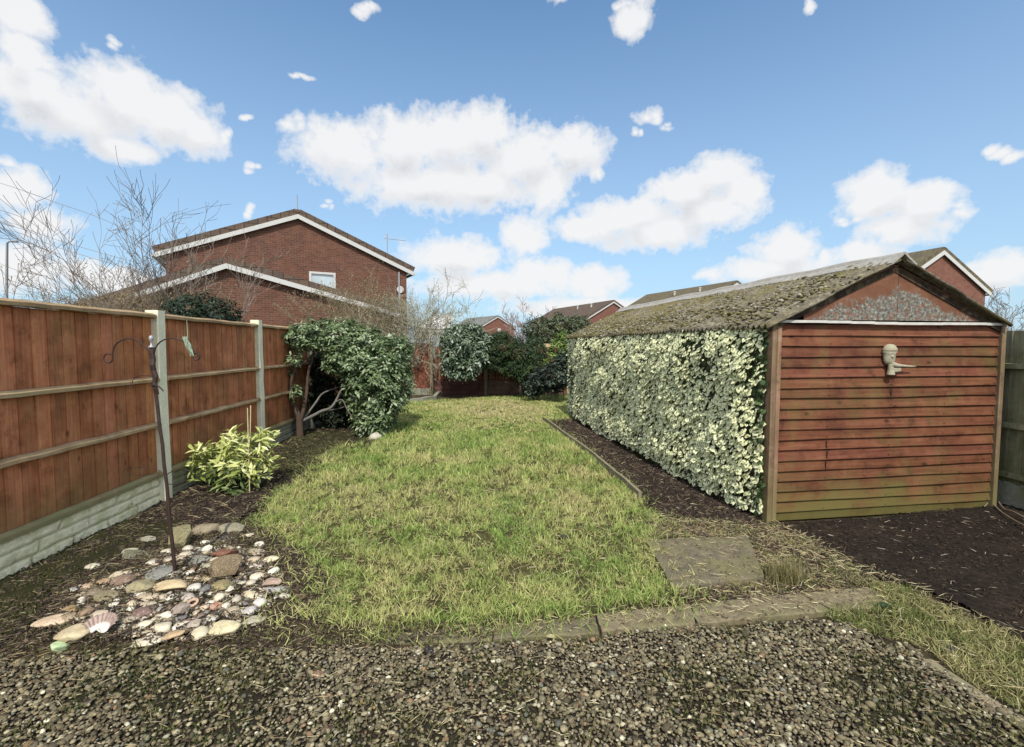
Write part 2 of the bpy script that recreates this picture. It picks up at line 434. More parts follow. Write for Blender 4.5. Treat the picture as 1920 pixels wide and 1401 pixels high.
def build_world():
    w = bpy.data.worlds.new('World'); sc.world = w; w.use_nodes = True
    nt = w.node_tree; N = NT(nt); bg = nt.nodes['Background']
    sky = N.n('ShaderNodeTexSky', sky_type='NISHITA'); sky.sun_disc = False
    sky.sun_elevation = SUN_EL; sky.sun_rotation = SUN_AZ; sky.altitude = 50
    sky.air_density = 1.0; sky.dust_density = .6; sky.ozone_density = 1.6
    tc = N.n('ShaderNodeTexCoord'); d = tc.outputs['Generated']
    s = N.sep(d)
    az = N.math('ARCTAN2', s[0], s[1]); el = N.math('ARCSINE', s[2])
    cb = N.n('ShaderNodeCombineXYZ'); N.l(az, cb.inputs[0]); N.l(el, cb.inputs[1])
    P = cb.outputs[0]
    def ae(px, py):
        r = ray(px, py); r = r / np.linalg.norm(r); return math.atan2(r[0], r[1]), math.asin(r[2])
    blobs = [(150,215,130,62),(235,190,95,75),(310,215,85,65),(365,245,60,45),(430,255,32,25),(220,275,80,24),(60,165,85,60),(40,100,55,50),
             (40,28,60,38),(208,84,24,14),(40,212,30,12),
             (545,235,34,42),(640,285,85,62),(760,270,85,66),(850,260,75,62),(905,250,60,55),(980,300,90,62),(800,345,160,52),(900,350,120,50),(1080,280,62,48),(1115,308,26,36),(1030,345,45,50),
             (480,312,26,14),(612,378,18,12),(476,394,20,18),(462,215,24,9),(695,26,38,22),(1046,6,40,14),(1188,30,36,42),(1170,6,48,16),
             (1515,18,18,28),(1205,222,46,26),(1188,246,14,18),(1250,228,24,16),(555,139,42,6),
             (1345,325,62,40),(1290,360,90,44),(1390,360,55,40),(1180,405,120,34),(1110,425,80,28),(1230,435,120,34),(1330,400,80,35),
             (983,440,42,38),(1470,468,64,46),(1530,480,40,36),(1440,505,120,22),(1650,365,82,48),(1730,375,72,38),(1805,388,42,26),(1690,425,100,30),(1600,412,40,18),(1625,475,60,26),
             (1888,285,54,22),(850,485,90,40),(1010,515,60,34),(1110,530,62,34),(930,535,160,26),(1330,518,48,18),(1880,505,70,36),(1760,520,90,20),
             (35,355,50,40),(12,308,26,20),(85,428,62,28),(50,505,90,40),(200,525,110,26),(620,560,100,20),(1130,575,200,14)]
    rb = random.Random(3); bb = []
    for (x, y, rx, ry) in blobs:
        if rx * ry < 1500:
            bb += [(x + rb.uniform(-.5, .5) * rx, y + rb.uniform(-.45, .45) * ry, rx * rb.uniform(.5, .75), ry * rb.uniform(.5, .8), .46) for _ in range(3)]
        else: bb.append((x, y, rx, ry))
    blobs = bb
    nz = N.n('ShaderNodeTexNoise'); N.l(P, nz.inputs['Vector']); nz.inputs['Scale'].default_value = 9; nz.inputs['Detail'].default_value = 5; nz.inputs['Roughness'].default_value = .6
    wv = N.n('ShaderNodeVectorMath', operation='MULTIPLY_ADD'); N.l(nz.outputs['Color'], wv.inputs[0]); wv.inputs[1].default_value = (.05, .04, 0); N.l(P, wv.inputs[2])
    W = wv.outputs[0]
    field = None; fup = None
    for (x, y, rx, ry, *thin) in blobs:
        a, e = ae(x, y); a1, _ = ae(x + rx, y); _, e1 = ae(x, y - ry)
        ra = abs(a1 - a) + .004; re = abs(e1 - e) + .004; a += .025; e += .02
        v = N.n('ShaderNodeVectorMath', operation='MULTIPLY_ADD'); N.l(W, v.inputs[0]); v.inputs[1].default_value = (1 / ra, 1 / re, 0); v.inputs[2].default_value = (-a / ra, -e / re, 0)
        ln = N.n('ShaderNodeVectorMath', operation='LENGTH'); N.l(v.outputs[0], ln.inputs[0])
        o = ln.outputs['Value']
        if thin: o = N.math('ADD', o, thin[0])
        field = o if field is None else N.math('SMOOTH_MIN', field, o, .22)
        if rx * ry > 2300:
            v2 = N.n('ShaderNodeVectorMath', operation='MULTIPLY_ADD'); N.l(W, v2.inputs[0]); v2.inputs[1].default_value = (1 / ra, 1 / re, 0); v2.inputs[2].default_value = (-a / ra, (-e + .035) / re, 0)
            l2 = N.n('ShaderNodeVectorMath', operation='LENGTH'); N.l(v2.outputs[0], l2.inputs[0])
            fup = l2.outputs['Value'] if fup is None else N.math('SMOOTH_MIN', fup, l2.outputs['Value'], .22)
    # unseen clouds outside the frame, added to brighten the shade: loose noise
    off = N.noise(P, 3.2, 5, .55)
    gen = N.mr(off, .38, .55, 1.7, .6)
    aa = N.math('ABSOLUTE', az)
    outm = N.math('MAXIMUM', N.mr(aa, .86, 1.1), N.mr(el, .72, .9), clamp=True)
    genm = N.math('ADD', gen, N.math('MULTIPLY', N.math('SUBTRACT', 1, outm), 3))
    field = N.math('MINIMUM', field, genm)
    fine = N.noise(P, 24, 5, .52); fine2 = N.noise(P, 75, 5, .6)
    f2 = N.math('ADD', field, N.math('ADD', N.math('MULTIPLY', N.math('SUBTRACT', fine, .5), 1.35), N.math('MULTIPLY', N.math('SUBTRACT', fine2, .5), .6)))
    dens = N.math('SMOOTH_MIN', N.mr(f2, 1.15, .56), 1, .1)
    soft = N.math('SMOOTH_MAX', N.math('MULTIPLY', dens, N.math('SUBTRACT', 1.6, N.math('MULTIPLY', dens, .6))), 0, .08)
    nz2 = N.noise(W, 12, 4, .5)
    low = N.mr(N.math('ADD', N.math('SUBTRACT', field, fup), N.math('MULTIPLY', N.math('SUBTRACT', nz2, .5), 1.4)), -.2, .55)
    deep = N.mr(f2, .9, .4)
    sh = N.math('MULTIPLY', low, deep, clamp=True)
    ccol = N.mix(sh, (.92, .92, .92), (.69, .705, .735))
    back = N.mr(aa, .9, 1.4, 1, 1.9)  # clouds behind the camera made brighter as fill light for shaded surfaces
    bsc = N.n('ShaderNodeVectorMath', operation='SCALE'); N.l(ccol, bsc.inputs[0]); N.l(back, bsc.inputs['Scale']); ccol = bsc.outputs[0]
    haze = N.mr(el, .0, .75, .85, 0)
    # sky colour from the Nishita model, scaled
    skyc = N.mix(1, sky.outputs[0], (.112, .165, .186), 'MULTIPLY')
    skyh = N.mix(N.math('POWER', haze, 1.3), skyc, (.52, .67, .84))
    fin = N.mix(N.math('MULTIPLY', soft, .96), skyh, ccol)
    sc10 = N.n('ShaderNodeVectorMath', operation='SCALE'); N.l(fin, sc10.inputs[0]); sc10.inputs['Scale'].default_value = 10.0
    N.l(sc10.outputs[0], bg.inputs[0]); bg.inputs[1].default_value = SKYK
    w.cycles.sampling_method = 'MANUAL'; w.cycles.sample_map_resolution = 512
SKYK = .066
build_world()
vs = sc.view_settings; vs.view_transform = 'Standard'; vs.look = 'None'; vs.gamma = 1; vs.exposure = 0.6
sc.cycles.use_denoising = True
sc.cycles.max_bounces = 5; sc.cycles.diffuse_bounces = 3; sc.cycles.glossy_bounces = 2; sc.cycles.transmission_bounces = 3; sc.cycles.transparent_max_bounces = 4

# ------------------------------------------------------------------ ground
def px(L): return [G(*p) for p in L]
LAWN = px([(765,757),(742,800),(700,835),(640,838),(600,862),(578,890),(520,930),(488,985),(578,1040),(622,1090),(600,1125),(560,1160),(640,1176),(800,1168),(1000,1150),(1240,1132),(1262,1112),(1212,1012),(1230,985),(1195,935),(1110,860),(1020,792),(1066,788),(1062,744),(960,744),(820,752)])
GRAVEL = [(-3.25, .2)] + px([(-420,1275),(0,1243),(400,1228),(700,1215),(1000,1205),(1250,1183),(1520,1163),(1600,1180),(1742,1238),(1925,1350)]) + [(2.2, 1.2), (2.25, .2)]
BED_L = px([(250,975),(300,935),(318,920),(370,900),(490,850),(545,815),(640,800),(735,815),(690,838),(600,865),(570,895),(500,945),(440,985),(330,990)])
BED_R = px([(1020,790),(1075,785),(1100,800),(1180,850),(1280,905),(1425,965),(1425,985),(1330,975),(1240,965),(1195,932),(1105,858)])
MULCH = px([(1470,980),(1860,950),(1990,955),(2100,1000),(2100,1280),(1920,1200),(1800,1140),(1690,1095),(1600,1065),(1500,1015)])
STRIPR = px([(1620,1095),(1700,1098),(1800,1145),(1930,1210),(2100,1290),(2150,1500),(1925,1345),(1745,1235),(1600,1180),(1545,1158),(1640,1130)])
STRAW = px([(1205,960),(1330,975),(1460,975),(1520,1010),(1640,1085),(1600,1112),(1430,1135),(1300,1132),(1255,1110),(1430,1085),(1400,1010),(1212,1012)])
MOSS = px([(-100,1100),(0,1080),(150,1010),(290,958),(330,985),(300,1030),(200,1060),(110,1110),(60,1180),(0,1215),(-150,1240)])
DIRT = px([(300,990),(470,960),(545,1030),(630,1090),(640,1180),(800,1172),(930,1172),(930,1200),(560,1225),(0,1245),(-200,1250),(60,1180),(110,1110),(200,1060),(300,1030)])

def patch(name, poly, off, res, m, kind='structure', rag=.05, hfun=Hgt, label=None, extra=None):
    P = np.array(poly); x0, y0 = P.min(0) - .1; x1, y1 = P.max(0) + .1
    nx = int((x1 - x0) / res) + 1; ny = int((y1 - y0) / res) + 1
    X, Y = np.meshgrid(x0 + np.arange(nx + 1) * res, y0 + np.arange(ny + 1) * res)
    Xc = (X[:-1, :-1] + X[1:, 1:]) / 2; Yc = (Y[:-1, :-1] + Y[1:, 1:]) / 2
    wx = (fbm(Xc, Yc, 3, 5) - .5) * rag * 3; wy = (fbm(Xc + 40, Yc, 3, 5) - .5) * rag * 3
    ins = inpoly(Xc + wx, Yc + wy, poly)
    idx = (np.arange(ny + 1)[:, None] * (nx + 1) + np.arange(nx + 1)[None])
    q = np.stack([idx[:-1, :-1], idx[:-1, 1:], idx[1:, 1:], idx[1:, :-1]], -1)[ins]
    Z = hfun(X, Y) + off
    if extra: Z = Z + extra(X, Y)
    used, inv = np.unique(q, return_inverse=True)
    V = np.stack([X.ravel(), Y.ravel(), Z.ravel()], 1)[used]
    o = raw_mesh(name, V, inv.reshape(-1, 4), m, smooth=True, uv=False)
    tag(o, label, None, None, kind); return o

raw = [(-3.75, -.5), (5.0, -.5), (5.0, 15.3), (-4.6, 15.3)]
patch('garden_soil', raw, -.014, .06, M['soil'], rag=0)
patch('lawn', LAWN, -.009, .04, M['lawn'])
patch('gravel_bed', GRAVEL, -.006, .03, M['gravel'])
clod = lambda X, Y: (fbm(X, Y, 4, 14) - .45) * .045
patch('flower_bed', BED_L, .01, .02, M['bed'], extra=clod)
patch('flower_bed', BED_R, .012, .02, M['bed'], extra=clod)
patch('mulch_ground', MULCH, .004, .025, M['mulch'], extra=lambda X, Y: (fbm(X, Y, 4, 4) - .5) * .03)
patch('mossy_ground', MOSS, .008, .025, M['moss'], extra=lambda X, Y: (fbm(X, Y, 4, 9) - .5) * .07)
# the land beyond the garden: one sheet to the horizon
n = 40
gx = np.sign(np.linspace(-1, 1, n)) * np.abs(np.linspace(-1, 1, n)) ** 3 * 1500
X, Y = np.meshgrid(gx, gx); idx = np.arange(n * n).reshape(n, n)
q = np.stack([idx[:-1, :-1], idx[:-1, 1:], idx[1:, 1:], idx[1:, :-1]], -1).reshape(-1, 4)
tag(raw_mesh('ground', np.stack([X.ravel(), Y.ravel(), np.full(n * n, -.12)], 1), q, M['fargrass'], uv=False), kind='structure')

# ------------------------------------------------------------------ grass
def scatter(poly, dens, ymin=-9, ymax=99, margin=0):
    P = np.array(poly); x0, y0 = P.min(0); x1, y1 = P.max(0); y0 = max(y0, ymin); y1 = min(y1, ymax)
    if y1 <= y0: return np.zeros((0, 2))
    n = int((x1 - x0) * (y1 - y0) * dens)
    x = x0 + RNG.random(n) * (x1 - x0); y = y0 + RNG.random(n) * (y1 - y0)
    k = inpoly(x + (fbm(x, y, 2, 4) - .5) * .12, y + (fbm(x + 9, y, 2, 4) - .5) * .12, poly)
    return np.stack([x[k], y[k]], 1)

def lerp(a, b, t): return np.asarray(a) * (1 - t[:, None]) + np.asarray(b) * t[:, None]
def grass_blades(pts, h, w, cfun, lean=.5, z0=0):
    N = len(pts)
    if N == 0: return None
    a = RNG.random(N) * 2 * math.pi
    up = np.stack([RNG.normal(0, lean, N), RNG.normal(0, lean, N), np.ones(N)], 1); up /= np.linalg.norm(up, axis=1)[:, None]
    R = frames(np.stack([np.cos(a), np.sin(a), np.zeros(N)], 1), up)
    T = np.stack([pts[:, 0], pts[:, 1], Hgt(pts[:, 0], pts[:, 1]) + z0], 1)
    hh = h * (.45 + .9 * RNG.random(N)); ww = w * (.7 + .6 * RNG.random(N))
    S = np.stack([ww, hh * (.3 + 1.0 * RNG.random(N)), hh], 1)
    return R, T, S, cfun(pts)

def strip_col(p):
    t = np.clip(fbm(p[:, 0], p[:, 1], 3, 5) * 1.7 - .4 + RNG.normal(0, .25, len(p)), 0, 1)
    return lerp((.17, .21, .055), (.44, .40, .18), t) * (.7 + .5 * RNG.random(len(p)))[:, None]
def lawn_col(p):
    x, y = p[:, 0], p[:, 1]; N = len(p)
    dry = fbm(x, y, 4, 1.6); dry2 = fbm(x + 50, y + 3, 3, 5)
    cpatch = np.exp(-(((x + .4) / 1.1) ** 2 + ((y - 11.2) / 1.3) ** 2)) * .34      # straw patch at the back
    nearp = np.clip((3.3 - y) / 1.2, 0, 1) * .06
    t = np.clip((dry * .5 + dry2 * .5 - .45) * 2.0 + .26 + cpatch * 2.2 + nearp + RNG.normal(0, .24, N), 0, 1)
    g = lerp((.26, .375, .09), (.55, .55, .20), np.clip(t * 1.6, 0, 1))
    c = lerp(g, (.42, .36, .16), np.clip((t - .5) * 1.9, 0, 1)) if False else g + (np.array((.60, .52, .27)) - g) * np.clip((t - .5) * 1.9, 0, 1)[:, None]
    return c * (.8 + .4 * RNG.random(N))[:, None]

sets = []
for (y0, y1, dn, h, w) in [(0, 3.6, 13500, .029, .0036), (3.6, 5.2, 9500, .034, .0046), (5.2, 8, 4800, .045, .0068), (8, 15, 2300, .05, .0115)]:
    p = scatter(LAWN, dn, y0, y1)
    # bald spots and tufts
    k = (fbm(p[:, 0] + 7, p[:, 1], 3, 3.2) + RNG.random(len(p)) * .5 > .50) & (fbm(p[:, 0] + 3, p[:, 1] + 8, 3, 9) + RNG.random(len(p)) * .26 > .475)
    p = p[k]
    dist = segdist(p[:, 0], p[:, 1], LAWN)
    tuft = fbm(p[:, 0] + 31, p[:, 1] + 5, 3, 2.4)
    if y1 < 9:     # tufts: blades gathered round centres and splayed outwards
        nc = int(len(p) / 16); cen = p[RNG.integers(0, len(p), nc)]; hf = RNG.random(len(p)) < .62; ci = RNG.integers(0, nc, hf.sum())
        ofs = RNG.normal(0, .013 + .004 * (y0 > 4), (hf.sum(), 2)); p[hf] = cen[ci] + ofs
        cb = RNG.normal(0, .16, nc); chh = RNG.uniform(.65, 1.5, nc)
    g = grass_blades(p, h, w, lawn_col, .75)
    if y1 < 9:
        upv = np.stack([ofs[:, 0] * 30, ofs[:, 1] * 30, np.ones(len(ofs))], 1) + RNG.normal(0, .25, (len(ofs), 3)); upv[:, 2] = np.abs(upv[:, 2]); upv /= np.linalg.norm(upv, axis=1)[:, None]
        a_ = np.arctan2(ofs[:, 1], ofs[:, 0]); g[0][hf] = frames(np.stack([np.cos(a_), np.sin(a_), 0 * a_], 1), upv)
        g[2][hf, 1:] *= chh[ci][:, None]; g[3][hf] *= (1 + cb[ci])[:, None].clip(.5, 1.5)
    f = .55 + np.clip((tuft - .42) * 4.0, 0, 1.35)
    g[2][:, 1:] *= f[:, None]
    sets.append(g)
R = np.concatenate([s[0] for s in sets]); T = np.concatenate([s[1] for s in sets]); S = np.concatenate([s[2] for s in sets]); C = np.concatenate([s[3] for s in sets])
# ragged fringe creeping over the edge onto soil and slabs
Pf = np.array(LAWN); x0, y0 = Pf.min(0) - .2; x1, y1 = Pf.max(0) + .2; n = int((x1 - x0) * (y1 - y0) * 5200)
q = np.stack([x0 + RNG.random(n) * (x1 - x0), y0 + RNG.random(n) * (y1 - y0)], 1); dd = segdist(q[:, 0], q[:, 1], LAWN)
k = (dd < .3) & (RNG.random(n) < np.exp(-dd / (.06 + .06 * (q[:, 1] < 3.2)))) & (fbm(q[:, 0], q[:, 1], 3, 7) + RNG.random(n) * .3 > .52); q = q[k]
g = grass_blades(q, .042, .0048, lawn_col, .8, .012); sets.append(g)
q = scatter(px([(500,1195),(560,1150),(700,1165),(930,1155),(1100,1145),(1100,1165),(930,1200),(700,1214),(500,1222)]), 6500); g = grass_blades(q[fbm(q[:, 0], q[:, 1], 3, 6) > .46], .02, .0042, strip_col, .9, .012); sets.append(g)
R = np.concatenate([s[0] for s in sets]); T = np.concatenate([s[1] for s in sets]); S = np.concatenate([s[2] for s in sets]); C = np.concatenate([s[3] for s in sets])
o = instance('grass', BLADE, BLADE_F, R, T, S, M['blade'], C)
tag(o, 'rough green and straw coloured lawn grass', 'grass', kind='stuff')

p = scatter(STRIPR, 11000); k = fbm(p[:, 0] + 3, p[:, 1], 3, 6) + RNG.random(len(p)) * .5 > .48
g = grass_blades(p[k], .035, .0042, strip_col, .7)
p2 = scatter(STRAW, 6000); p2 = p2[fbm(p2[:, 0] + 2, p2[:, 1], 3, 6) + RNG.random(len(p2)) * .15 > .58]; ga = grass_blades(p2, .03, .004, strip_col, .9); g = [np.concatenate([g[i_], ga[i_]]) for i_ in range(4)]
tag(instance('grass', BLADE, BLADE_F, g[0], g[1], g[2], M['blade'], g[3]), 'thin yellowish grass strip right of the gravel beside the edging stone', 'grass', kind='stuff')

def moss_col(p):
    t = np.clip(fbm(p[:, 0], p[:, 1], 3, 4) * 1.5 - .4 + RNG.normal(0, .2, len(p)), 0, 1)
    return lerp((.05, .065, .018), (.17, .17, .055), t) * (.6 + .5 * RNG.random(len(p)))[:, None]
p = scatter(MOSS, 9000); g1 = grass_blades(p, .022, .005, moss_col, 1.0)
# low growth under the bush and along the bed edge
p = scatter(px([(520,850),(560,812),(640,812),(700,825),(690,842),(600,868),(560,905),(535,900)]), 3000, 0, 99); g2 = grass_blades(p, .05, .006, moss_col, .8)
p = scatter(DIRT, 2600); p = p[fbm(p[:, 0], p[:, 1], 3, 5) > .47]; g3 = grass_blades(p, .03, .004, moss_col, 1.1)
J = [np.concatenate([a[i] for a in (g1, g2, g3)]) for i in range(4)]
tag(instance('moss', BLADE, BLADE_F, J[0], J[1], J[2], M['blade'], J[3]), 'dark moss and short weeds growing on the soil by the left fence', 'moss', kind='stuff')

# ------------------------------------------------------------------ loose straw, twigs, chips
STICK = np.array([(-.5, 0, 0), (.5, 0, 0), (-.4, .5, .12), (.4, .5, .12), (-.2, 1, 0), (.2, 1, 0), (0, .5, .9), (0, 0, .6)])
STICK_F = [(0, 1, 7), (0, 7, 6), (0, 6, 2), (1, 3, 6), (1, 6, 7), (2, 6, 4), (3, 5, 6), (4, 6, 5)]
def sticks(pts, ln, w, cols, tilt=.3, z0=.004):
    N = len(pts); a = RNG.random(N) * 2 * math.pi
    fw = np.stack([np.cos(a), np.sin(a), RNG.normal(0, tilt, N) + .05], 1); up = np.stack([RNG.normal(0, .2, N), RNG.normal(0, .2, N), np.ones(N)], 1)
    L = ln * (.3 + 1.2 * RNG.random(N)); W = w * (.6 + .8 * RNG.random(N))
    S = np.stack([W, L, W], 1)
    T = np.stack([pts[:, 0], pts[:, 1], Hgt(pts[:, 0], pts[:, 1]) + z0 + RNG.random(N) * .012], 1)
    c = cols[RNG.integers(0, len(cols), N)] * (.65 + .6 * RNG.random(N))[:, None]
    return frames(fw, up), T, S, c
def join_inst(name, TV, TF, sets, m, label, cat, kind='stuff'):
    J = [np.concatenate([a[i] for a in sets]) for i in range(4)]
    return tag(instance(name, TV, TF, J[0], J[1], J[2], m, J[3]), label, cat, kind=kind)
straws = np.array([(.42, .35, .19), (.34, .27, .14), (.25, .19, .10), (.5, .44, .27)])
darks = np.array([(.10, .07, .05), (.06, .042, .035), (.16, .12, .08), (.035, .027, .022)])
st = [sticks(scatter(STRAW, 1300), .06, .0035, straws, .25), sticks(scatter(STRAW, 3500), .03, .005, darks, .2),
      sticks(scatter(DIRT, 600), .05, .003, straws * .8, .15), sticks(scatter(DIRT, 1500), .04, .004, darks, .15),
      sticks(scatter(LAWN, 420, 0, 5), .06, .003, straws, .3), sticks(scatter(GRAVEL, 260, 1.3), .05, .0022, straws, .2, .01), sticks(scatter(GRAVEL, 300, 1.3), .04, .003, darks, .2, .008),
      sticks(scatter(BED_L, 300), .08, .004, straws, .2), sticks(scatter(BED_R, 260), .07, .004, straws, .2),
      sticks(scatter(STRIPR, 500), .06, .0035, straws, .3), sticks(scatter(MOSS, 160), .07, .003, straws * .8, .2)]
rim = px([(1440,985),(1520,1000),(1620,1060),(1700,1085),(1800,1130),(1920,1190),(1920,1215),(1780,1150),(1650,1105),(1560,1060),(1440,1020)])
st.append(sticks(scatter(rim, 1300), .05, .0032, straws * .8, .3))
join_inst('straw', STICK, STICK_F, st, M['matte'], 'dry straw and dead stems lying round the paving slab', 'straw')
chips = [sticks(scatter(MULCH, 1500), .022, .005, darks * .4, .08), sticks(scatter(MOSS, 2600), .028, .007, darks * .8, .2), sticks(scatter(DIRT, 2200), .026, .007, darks * .8, .2), sticks(scatter(BED_L, 4200), .03, .008, darks * .7, .3), sticks(scatter(BED_R, 6500), .028, .008, darks * .65, .35),
         sticks(scatter(MULCH, 45), .04, .0035, np.array([(.3, .24, .16), (.42, .36, .28)]), .1)]
join_inst('bark_chips', STICK, STICK_F, chips, M['matte'], 'dark bark chips and crumbled soil on the beds and mulch', 'bark chips')

# ------------------------------------------------------------------ gravel
gp = []
s_ = .0136
xs = np.arange(-3.25, 2.7, s_); ys = np.arange(1.32, 2.75, s_)
X, Y = np.meshgrid(xs, ys); X = X.ravel() + RNG.uniform(-.6, .6, X.size) * s_; Y = Y.ravel() + RNG.uniform(-.6, .6, Y.size) * s_
k = inpoly(X + (fbm(X, Y, 2, 6) - .5) * .12, Y + (fbm(X + 5, Y, 2, 6) - .5) * .10, GRAVEL); X, Y = X[k], Y[k]
k = RNG.random(len(X)) < .97 - .5 * np.clip((fbm(X, Y, 4, 2.5) - .50) * 6, 0, 1); X, Y = X[k], Y[k]
Np = len(X)
sz = np.clip(RNG.lognormal(math.log(.0068), .36, Np), .0035, .017)
S = np.stack([sz * RNG.uniform(.8, 1.15, Np), sz * RNG.uniform(.95, 1.55, Np), sz * RNG.uniform(.45, .8, Np)], 1)
T = np.stack([X, Y, Hgt(X, Y) + .001 + RNG.random(Np) * .011], 1)
V0, F0 = ICO0
TVs = np.stack([V0 * (1 + .22 * RNG.normal(size=(len(V0), 1)).clip(-1, 1)) for _ in range(40)])
TV = TVs[RNG.integers(0, 40, Np)]
pal = np.array([(.24, .195, .115), (.18, .145, .085), (.30, .25, .155), (.12, .095, .06), (.22, .185, .12), (.38, .33, .22), (.60, .55, .41), (.26, .16, .09), (.17, .165, .13)])
wts = np.array([.2, .2, .15, .17, .1, .08, .03, .03, .04]); wts /= wts.sum()
C = pal[RNG.choice(len(pal), Np, p=wts)] * (.6 + .8 * RNG.random(Np) ** 1.5)[:, None] * np.array((.98, 1.0, .98))
o = instance('gravel', TV, F0, rand_rot(Np, .8), T, S, M['pebble'], C, smooth=True)
tag(o, 'brown and grey pea gravel covering the ground in the foreground', 'gravel', kind='stuff')
p = scatter(GRAVEL, 4200, 1.35); k = fbm(p[:, 0], p[:, 1], 4, 2.5) + RNG.random(len(p)) * .12 > .60; g = grass_blades(p[k], .018, .004, moss_col, .9, .008)
tag(instance('weeds', BLADE, BLADE_F, g[0], g[1], g[2], M['blade'], g[3] * 1.5), 'small green weeds and moss between the gravel', 'weeds', kind='stuff')

# ------------------------------------------------------------------ paving
def slab(name, P, h, m, label, group=None, rough=.006, z0=0.0, seed=0):
    P = [Vector((x, y, 0)) for x, y in P]; nU, nV = 26, 12
    V = []; 
    def pt(u, v): return (P[0] * (1 - u) + P[1] * u) * (1 - v) + (P[3] * (1 - u) + P[2] * u) * v
    c = sum(P, Vector()) / 4; base = float(Hgt(c.x, c.y)) + z0
    top = []
    for j in range(nV + 1):
        for i in range(nU + 1):
            u, v = i / nU, j / nV; q = pt(u, v)
            e = min(u, 1 - u, (v), (1 - v)) 
            j1 = (float(fbm(q.x + seed, q.y, 3, 16)) - .5) * .02
            if i in (0, nU): q = q + (P[1] - P[0]).normalized() * j1
            if j in (0, nV): q = q + (P[3] - P[0]).normalized() * j1
            z = base + h + (float(fbm(q.x + seed, q.y, 4, 9)) - .5) * rough * 2 - (.005 if (i in (0, nU) or j in (0, nV)) else 0)
            top.append((q.x, q.y, z))
    Fs = []; w = nU + 1
    for j in range(nV):
        for i in range(nU): Fs.append((j * w + i, j * w + i + 1, (j + 1) * w + i + 1, (j + 1) * w + i))
    ring = [i for i in range(w)] + [j * w + nU for j in range(1, nV + 1)] + [nV * w + i for i in range(nU - 1, -1, -1)] + [j * w for j in range(nV - 1, 0, -1)]
    b = len(top); V = list(top) + [(top[r][0], top[r][1], base - .05) for r in ring]; k = len(ring)
    for a in range(k): Fs.append((ring[a], b + a, b + (a + 1) % k, ring[(a + 1) % k]))
    o = raw_mesh(name, V, Fs, m, None, (c.x, c.y, base), smooth=False)
    return tag(o, label, 'paving slab', group)
slab('paving_slab', px([(1262,1112),(1432,1090),(1402,1012),(1210,1018)]), .036, M['slab2'], 'large square weathered paving slab lying alone in front of the shed corner')
slab('paving_slab', px([(1308,1176),(1560,1152),(1500,1118),(1296,1139)]), .020, M['slab'], 'longest straw coloured slab in the edging row, under the square slab', 'edging row of paving slabs', seed=3)
slab('paving_slab', px([(1563,1150),(1672,1142),(1626,1106),(1504,1117)]), .018, M['slab'], 'last slab at the right end of the edging row beside the grass strip', 'edging row of paving slabs', seed=5)
slab('paving_slab', px([(1128,1189),(1304,1177),(1292,1139),(1118,1156)]), .016, M['slab'], 'slab in the edging row just left of the longest one, corner chipped', 'edging row of paving slabs', seed=9)
slab('paving_slab', px([(925,1199),(1124,1190),(1114,1157),(930,1170)]), .008, M['slab2'], 'half buried edging slab with soil and pale grit on it at mid row', 'edging row of paving slabs', seed=12)
slab('paving_slab', px([(700,1208),(920,1200),(926,1171),(740,1184)]), .0, M['slab2'], 'leftmost edging slab, nearly overgrown by the front of the lawn', 'edging row of paving slabs', seed=15)
SLABS = px([(700,1208),(1124,1190),(1304,1177),(1560,1152),(1680,1143),(1626,1106),(1292,1139),(926,1171)])
join_inst('slab_litter', STICK, STICK_F, [sticks(scatter(SLABS, 650), .05, .0028, straws, .12, .022), sticks(scatter(SLABS, 900), .02, .004, darks, .1, .02), sticks(scatter(px([(1432,1090),(1402,1012),(1210,1018),(1262,1112)]), 320), .05, .0028, straws, .08, .04), sticks(scatter(px([(1432,1090),(1402,1012),(1210,1018),(1262,1112)]), 600), .016, .004, darks, .05, .038)], M['matte'], 'bits of straw and soil scattered over the paving slabs', 'straw')
for pts in ([(930,1170),(1114,1157),(1118,1170),(930,1186)], [(700,1190),(926,1171),(925,1196),(700,1206)]):
    pass
mb = MB(); a = Vector((*G(1738,1243), .0)); b = Vector((*G(1990,1408), 0)); d = (b - a).normalized(); s = Vector((d.y, -d.x, 0))
EDGE_STONE = (a, b)
L = (b - a).length; V = []; Fs = []; nn = 40
for i in range(nn + 1):
    q = a + d * L * i / nn
    for (w_, z_) in ((-.028, -.04), (-.030, .002), (-.022, .009), (.022, .009), (.030, .002), (.028, -.04)):
        j = (float(fbm(q.x * 1, q.y + w_ * 40, 3, 12)) - .5) * .014
        V.append((q.x + s.x * (w_ + j), q.y + s.y * (w_ + j), float(Hgt(q.x, q.y)) + z_ + j * .5))
for i in range(nn):
    for j in range(5): Fs.append((i * 6 + j, i * 6 + j + 1, (i + 1) * 6 + j + 1, (i + 1) * 6 + j))
Fs.append(tuple(range(6))); Fs.append(tuple(nn * 6 + j for j in range(6)))
tag(raw_mesh('edging_stone', V, Fs, M['edge'], None, tuple(a)), 'narrow stone edging strip between the gravel and the right grass strip', 'edging')

